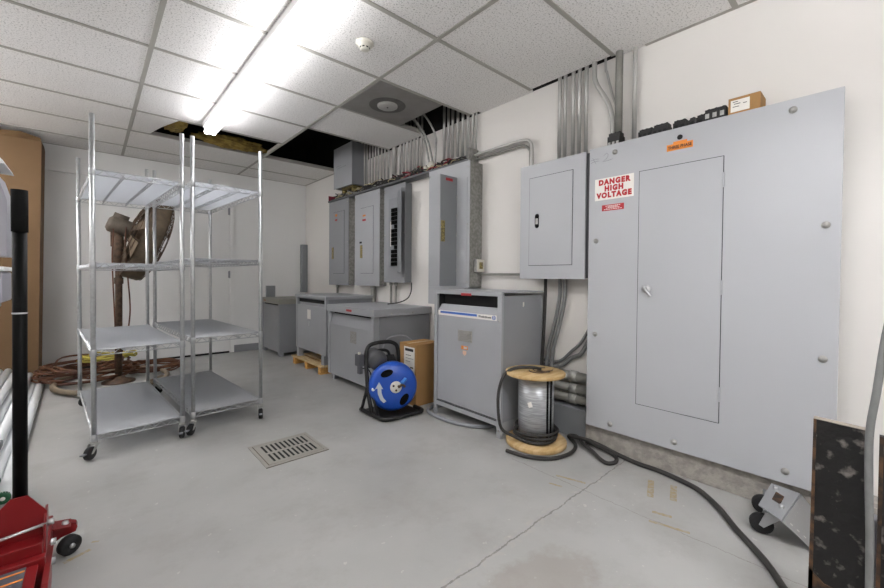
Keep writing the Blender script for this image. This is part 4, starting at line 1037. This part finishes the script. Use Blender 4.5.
obj('handle_yoke', MB().prism([(-.262, 1.745, .19), (-.108, 1.745, .19), (-.106, 1.745, .292), (-.148, 1.745, .355), (-.185, 1.745, .355), (-.262, 1.745, .27)], (0, .006, 0)).prism([(-.107, 1.70, .17), (-.107, 1.75, .17), (-.107, 1.83, .22), (-.107, 1.81, .285), (-.107, 1.751, .292), (-.107, 1.72, .262)], (-.006, 0, 0)).prism([(-.262, 1.70, .17), (-.262, 1.83, .22), (-.262, 1.81, .285), (-.262, 1.751, .27)], (.006, 0, 0)).box(-.262, -.113, 1.69, 1.744, .178, .222, .003).box(-.262, -.106, 1.66, 1.69, .05, .19, .003), M_redp, jk)
obj('rear_crossmember', MB().box(-.262, -.108, 1.83, 2.05, .05, .14, .004), M_redp, jk)
obj('cross_rod', MB().tube([(-.29, 1.715, .245), (-.098, 1.725, .262)], .0045, 10).lathe([(0, 0), (.010, 0), (.010, .014), (0, .014)], (-.104, 1.725, .262), (1, .05, .1), 6), M_chrome, jk)
for z, y in ((.19, 1.74), (.15, 1.70)):
    obj('bolt', MB().lathe([(0, .012), (.01, .012), (.011, 0)], (-.098, y, z), (1, 0, 0), 6), M_chrome, jk)
for s, x in ((1, -.11), (-1, -.255)):
    xx = lambda v: -.182+(v+.182)*s
    a = obj('caster_arm', MB().prism([(xx(-.16), 2.02, .03), (xx(-.16), 2.02, .115), (xx(-.129), 2.02, .115), (xx(-.09), 2.02, .106), (xx(-.06), 2.02, .103), (xx(-.046), 2.02, .096), (xx(-.042), 2.02, .082), (xx(-.047), 2.02, .066), (xx(-.085), 2.02, .059), (xx(-.127), 2.02, .036)], (0, .03, 0)).prism([(xx(-.13), 1.985, .113), (xx(-.06), 1.985, .102), (xx(-.06), 2.05, .102), (xx(-.13), 2.05, .113)], (0, 0, .004)), M_redp, jk)
    wc = Vector((xx(-.064), 1.995, .037)); wx = Vector((.5*s, -.85, 0)).normalized()
    w_ = obj('wheel', MB().lathe([(0, -.016), (.029, -.016), (.034, -.011), (.034, .011), (.029, .016), (0, .016)], wc-Vector((0, 0, .0025)), wx, 28), M_rubber, a)
    obj('axle_nut', MB().lathe([(0, .006), (.008, .006), (.009, 0)], wc+wx*.016-Vector((0, 0, .0025)), wx, 8), M_chrome, w_)
    obj('swivel_bolt', MB().lathe([(0, .01), (.01, .01), (.011, 0)], (xx(-.075), 2.015, .107), PZ, 8), M_chrome, a)
for s, x in ((1, -.085), (-1, -.285)):
    obj('front_wheel', MB().lathe([(0, -.018), (.04, -.018), (.045, -.012), (.045, .012), (.04, .018), (0, .018)], (x, 1.02, .046), (1, 0, 0), 24), M_greydk, jk)
obj('lift_arm', MB().box(-.21, -.15, 1.0, 1.6, .06, .13, .006), M_redp, jk)
obj('saddle', MB().lathe([(0, 0), (.045, 0), (.05, .02), (.03, .02), (0, .012)], (-.18, 1.02, .131), seg=20), M_greydk, jk)
obj('power_unit', MB().box(-.225, -.135, 1.60, 1.74, .05, .168, .008), M_blackm, jk)
obj('handle', MB().tube([(-.168, 1.78, .20), (-.163, 1.79, 1.17)], .0168, 20), M_gloss, jk)
obj('grip', MB().tube([(-.163, 1.79, 1.17), (-.1628, 1.79, 1.30)], .0192, 20), M_blackm, jk)
obj('handle_collar', MB().lathe([(.0168, 0), (.0178, .001), (.0178, .004), (.0168, .005)], (-.1645, 1.787, .915), seg=20), M_chrome, jk)

# ------------------------------------------------------------------ caster dolly leaning near the big cabinet
dl = thing('wheeled_ramp', 'bent perforated metal plate on two black casters below the big cabinet', 'dolly', (2.12, .22, 0))
A = Vector((2.017, .316, .122)); B = Vector((2.265, .311, .126)); Cc = Vector((2.245, .214, .127)); D = Vector((1.949, .236, .123))
nrm = (B-A).cross(D-A).normalized()
if nrm.z < 0: nrm = -nrm
obj('top_plate', MB().prism([A, B, Cc, D], nrm*.005), M_alu, dl)
c0 = (A+B+Cc+D)/4
ux = (B-A).normalized(); uy = (D-A).normalized()
mk = MB(); mk.prism([c0+ux*.055+uy*.018+nrm*.0052, c0+ux*.055-uy*.022+nrm*.0052, c0-ux*.03-uy*.022+nrm*.0052, c0-ux*.03+uy*.018+nrm*.0052], nrm*.001)
obj('cutout', mk, M_rustb, dl)
E1 = Vector((2.055, .150, .0)); E2 = Vector((2.285, .125, .0)); n2 = (Cc-D).cross(E1-D).normalized()
if n2.z < 0: n2 = -n2
sl = obj('ramp_plate', MB().prism([D, Cc, E2, E1], n2*.004), M_alu, dl)
hol = MB(); a_ = (Cc-D); b_ = (E1-D)
for i in range(7):
    for j in range(4):
        p = D+a_*(.1+.13*i)+b_*(.2+.2*j)+n2*.0042
        hol.obox(p, a_, b_, n2, .004, .007, .0006)
obj('slot', hol, mat('bright_slot', 'dcdcda', .4), sl)
for (p, s_) in ((Vector((2.06, .272, 0)), 1), (Vector((2.235, .300, 0)), .8)):
    d_ = Vector((-.25, .95, 0)).normalized(); ax = Vector((-d_.y, d_.x, 0)); wc = p+d_*.04+Vector((0, 0, .0405*1))
    if s_ < 1: wc = p+d_*.035+Vector((0, 0, .0405))
    fk = MB()
    for s in (-1, 1): fk.prism([wc+ax*s*.018-d_*.006-Vector((0, 0, .008)), wc+ax*s*.018+d_*.01, p+ax*s*.018+d_*.03+Vector((0, 0, .095)), p+ax*s*.018-d_*.03+Vector((0, 0, .095))], ax*s*.0025)
    fk.obox(p+Vector((0, 0, .097)), d_, ax, PZ, .035, .022, .003)
    cs = obj('caster', fk, M_alu, dl)
    obj('wheel', MB().lathe([(0, -.013), (.034, -.013), (.04, -.008), (.04, .008), (.034, .013), (0, .013)], wc, ax, 26), M_rubber, cs)
for p in (c0+ux*.08-uy*.03, c0-ux*.045+uy*.028):
    obj('bolt', MB().lathe([(0, .012), (.008, .012), (.009, 0)], p+nrm*.005, nrm, 6), M_chrome, dl)

# ------------------------------------------------------------------ steel plates at the right edge
sp1 = thing('steel_plate', 'scuffed black steel plate standing upright at right, with the full front visible', 'steel plate', (1.51, .066, 0))
obj('plate', MB().prism([(1.50, .122, 0), (1.50, .118, .655), (1.50, .014, .650), (1.50, .012, 0)], (.014, 0, 0)), M_steelb, sp1)
obj('rusty_edge', MB().prism([(1.4985, .123, 0), (1.4985, .119, .654), (1.4985, .113, .654), (1.4985, .113, 0)], (.0012, 0, 0)).prism([(1.4985, .122, .0), (1.4985, .122, .235), (1.4985, .09, .205), (1.4985, .05, .20), (1.4985, .012, .19), (1.4985, .012, 0)], (.0013, 0, 0)), M_rustb, sp1)
obj('top_edge', MB().prism([(1.4985, .119, .654), (1.4985, .014, .649), (1.5155, .014, .652), (1.5155, .119, .657)], (0, 0, .0015)), mat('worn_edge', '8d857a', .6), sp1)
sp2 = thing('steel_plate', 'rust-speckled black steel plate cut off by the right picture edge', 'steel plate', (1.52, -.08, 0))
obj('plate', MB().prism([(1.50, -.006, 0), (1.50, -.004, .643), (1.50, -.15, .632), (1.50, -.15, 0)], (.014, 0, 0)), M_steelb, sp2)
obj('rusty_edge', MB().box(1.4985, 1.4998, -.012, -.004, .0, .642), M_rustb, sp2)
mp = thing('metal_pole', 'bent grey metal tube handle rising beside the black steel plates', 'pole', (1.46, 0, 0))
obj('tube', MB().tube(smooth_path([(1.46, -.03, 1.05), (1.46, -.010, .905), (1.46, .003, .76), (1.46, .0125, .66), (1.46, .012, .54), (1.46, .007, .35), (1.46, .005, .0)], 6), .0078, 12), M_flex, mp)
obj('foot_cap', MB().lathe([(0, 0), (.012, 0), (.012, .03), (.0085, .035)], (1.46, .005, 0), seg=14), M_rubber, mp)
o = MB(); o.box(1.56, 1.60, -.03, .02, 0, .40, .004); tag(obj('door_stop_board', o, M_white), 'narrow white board standing behind the two black steel plates', 'board')
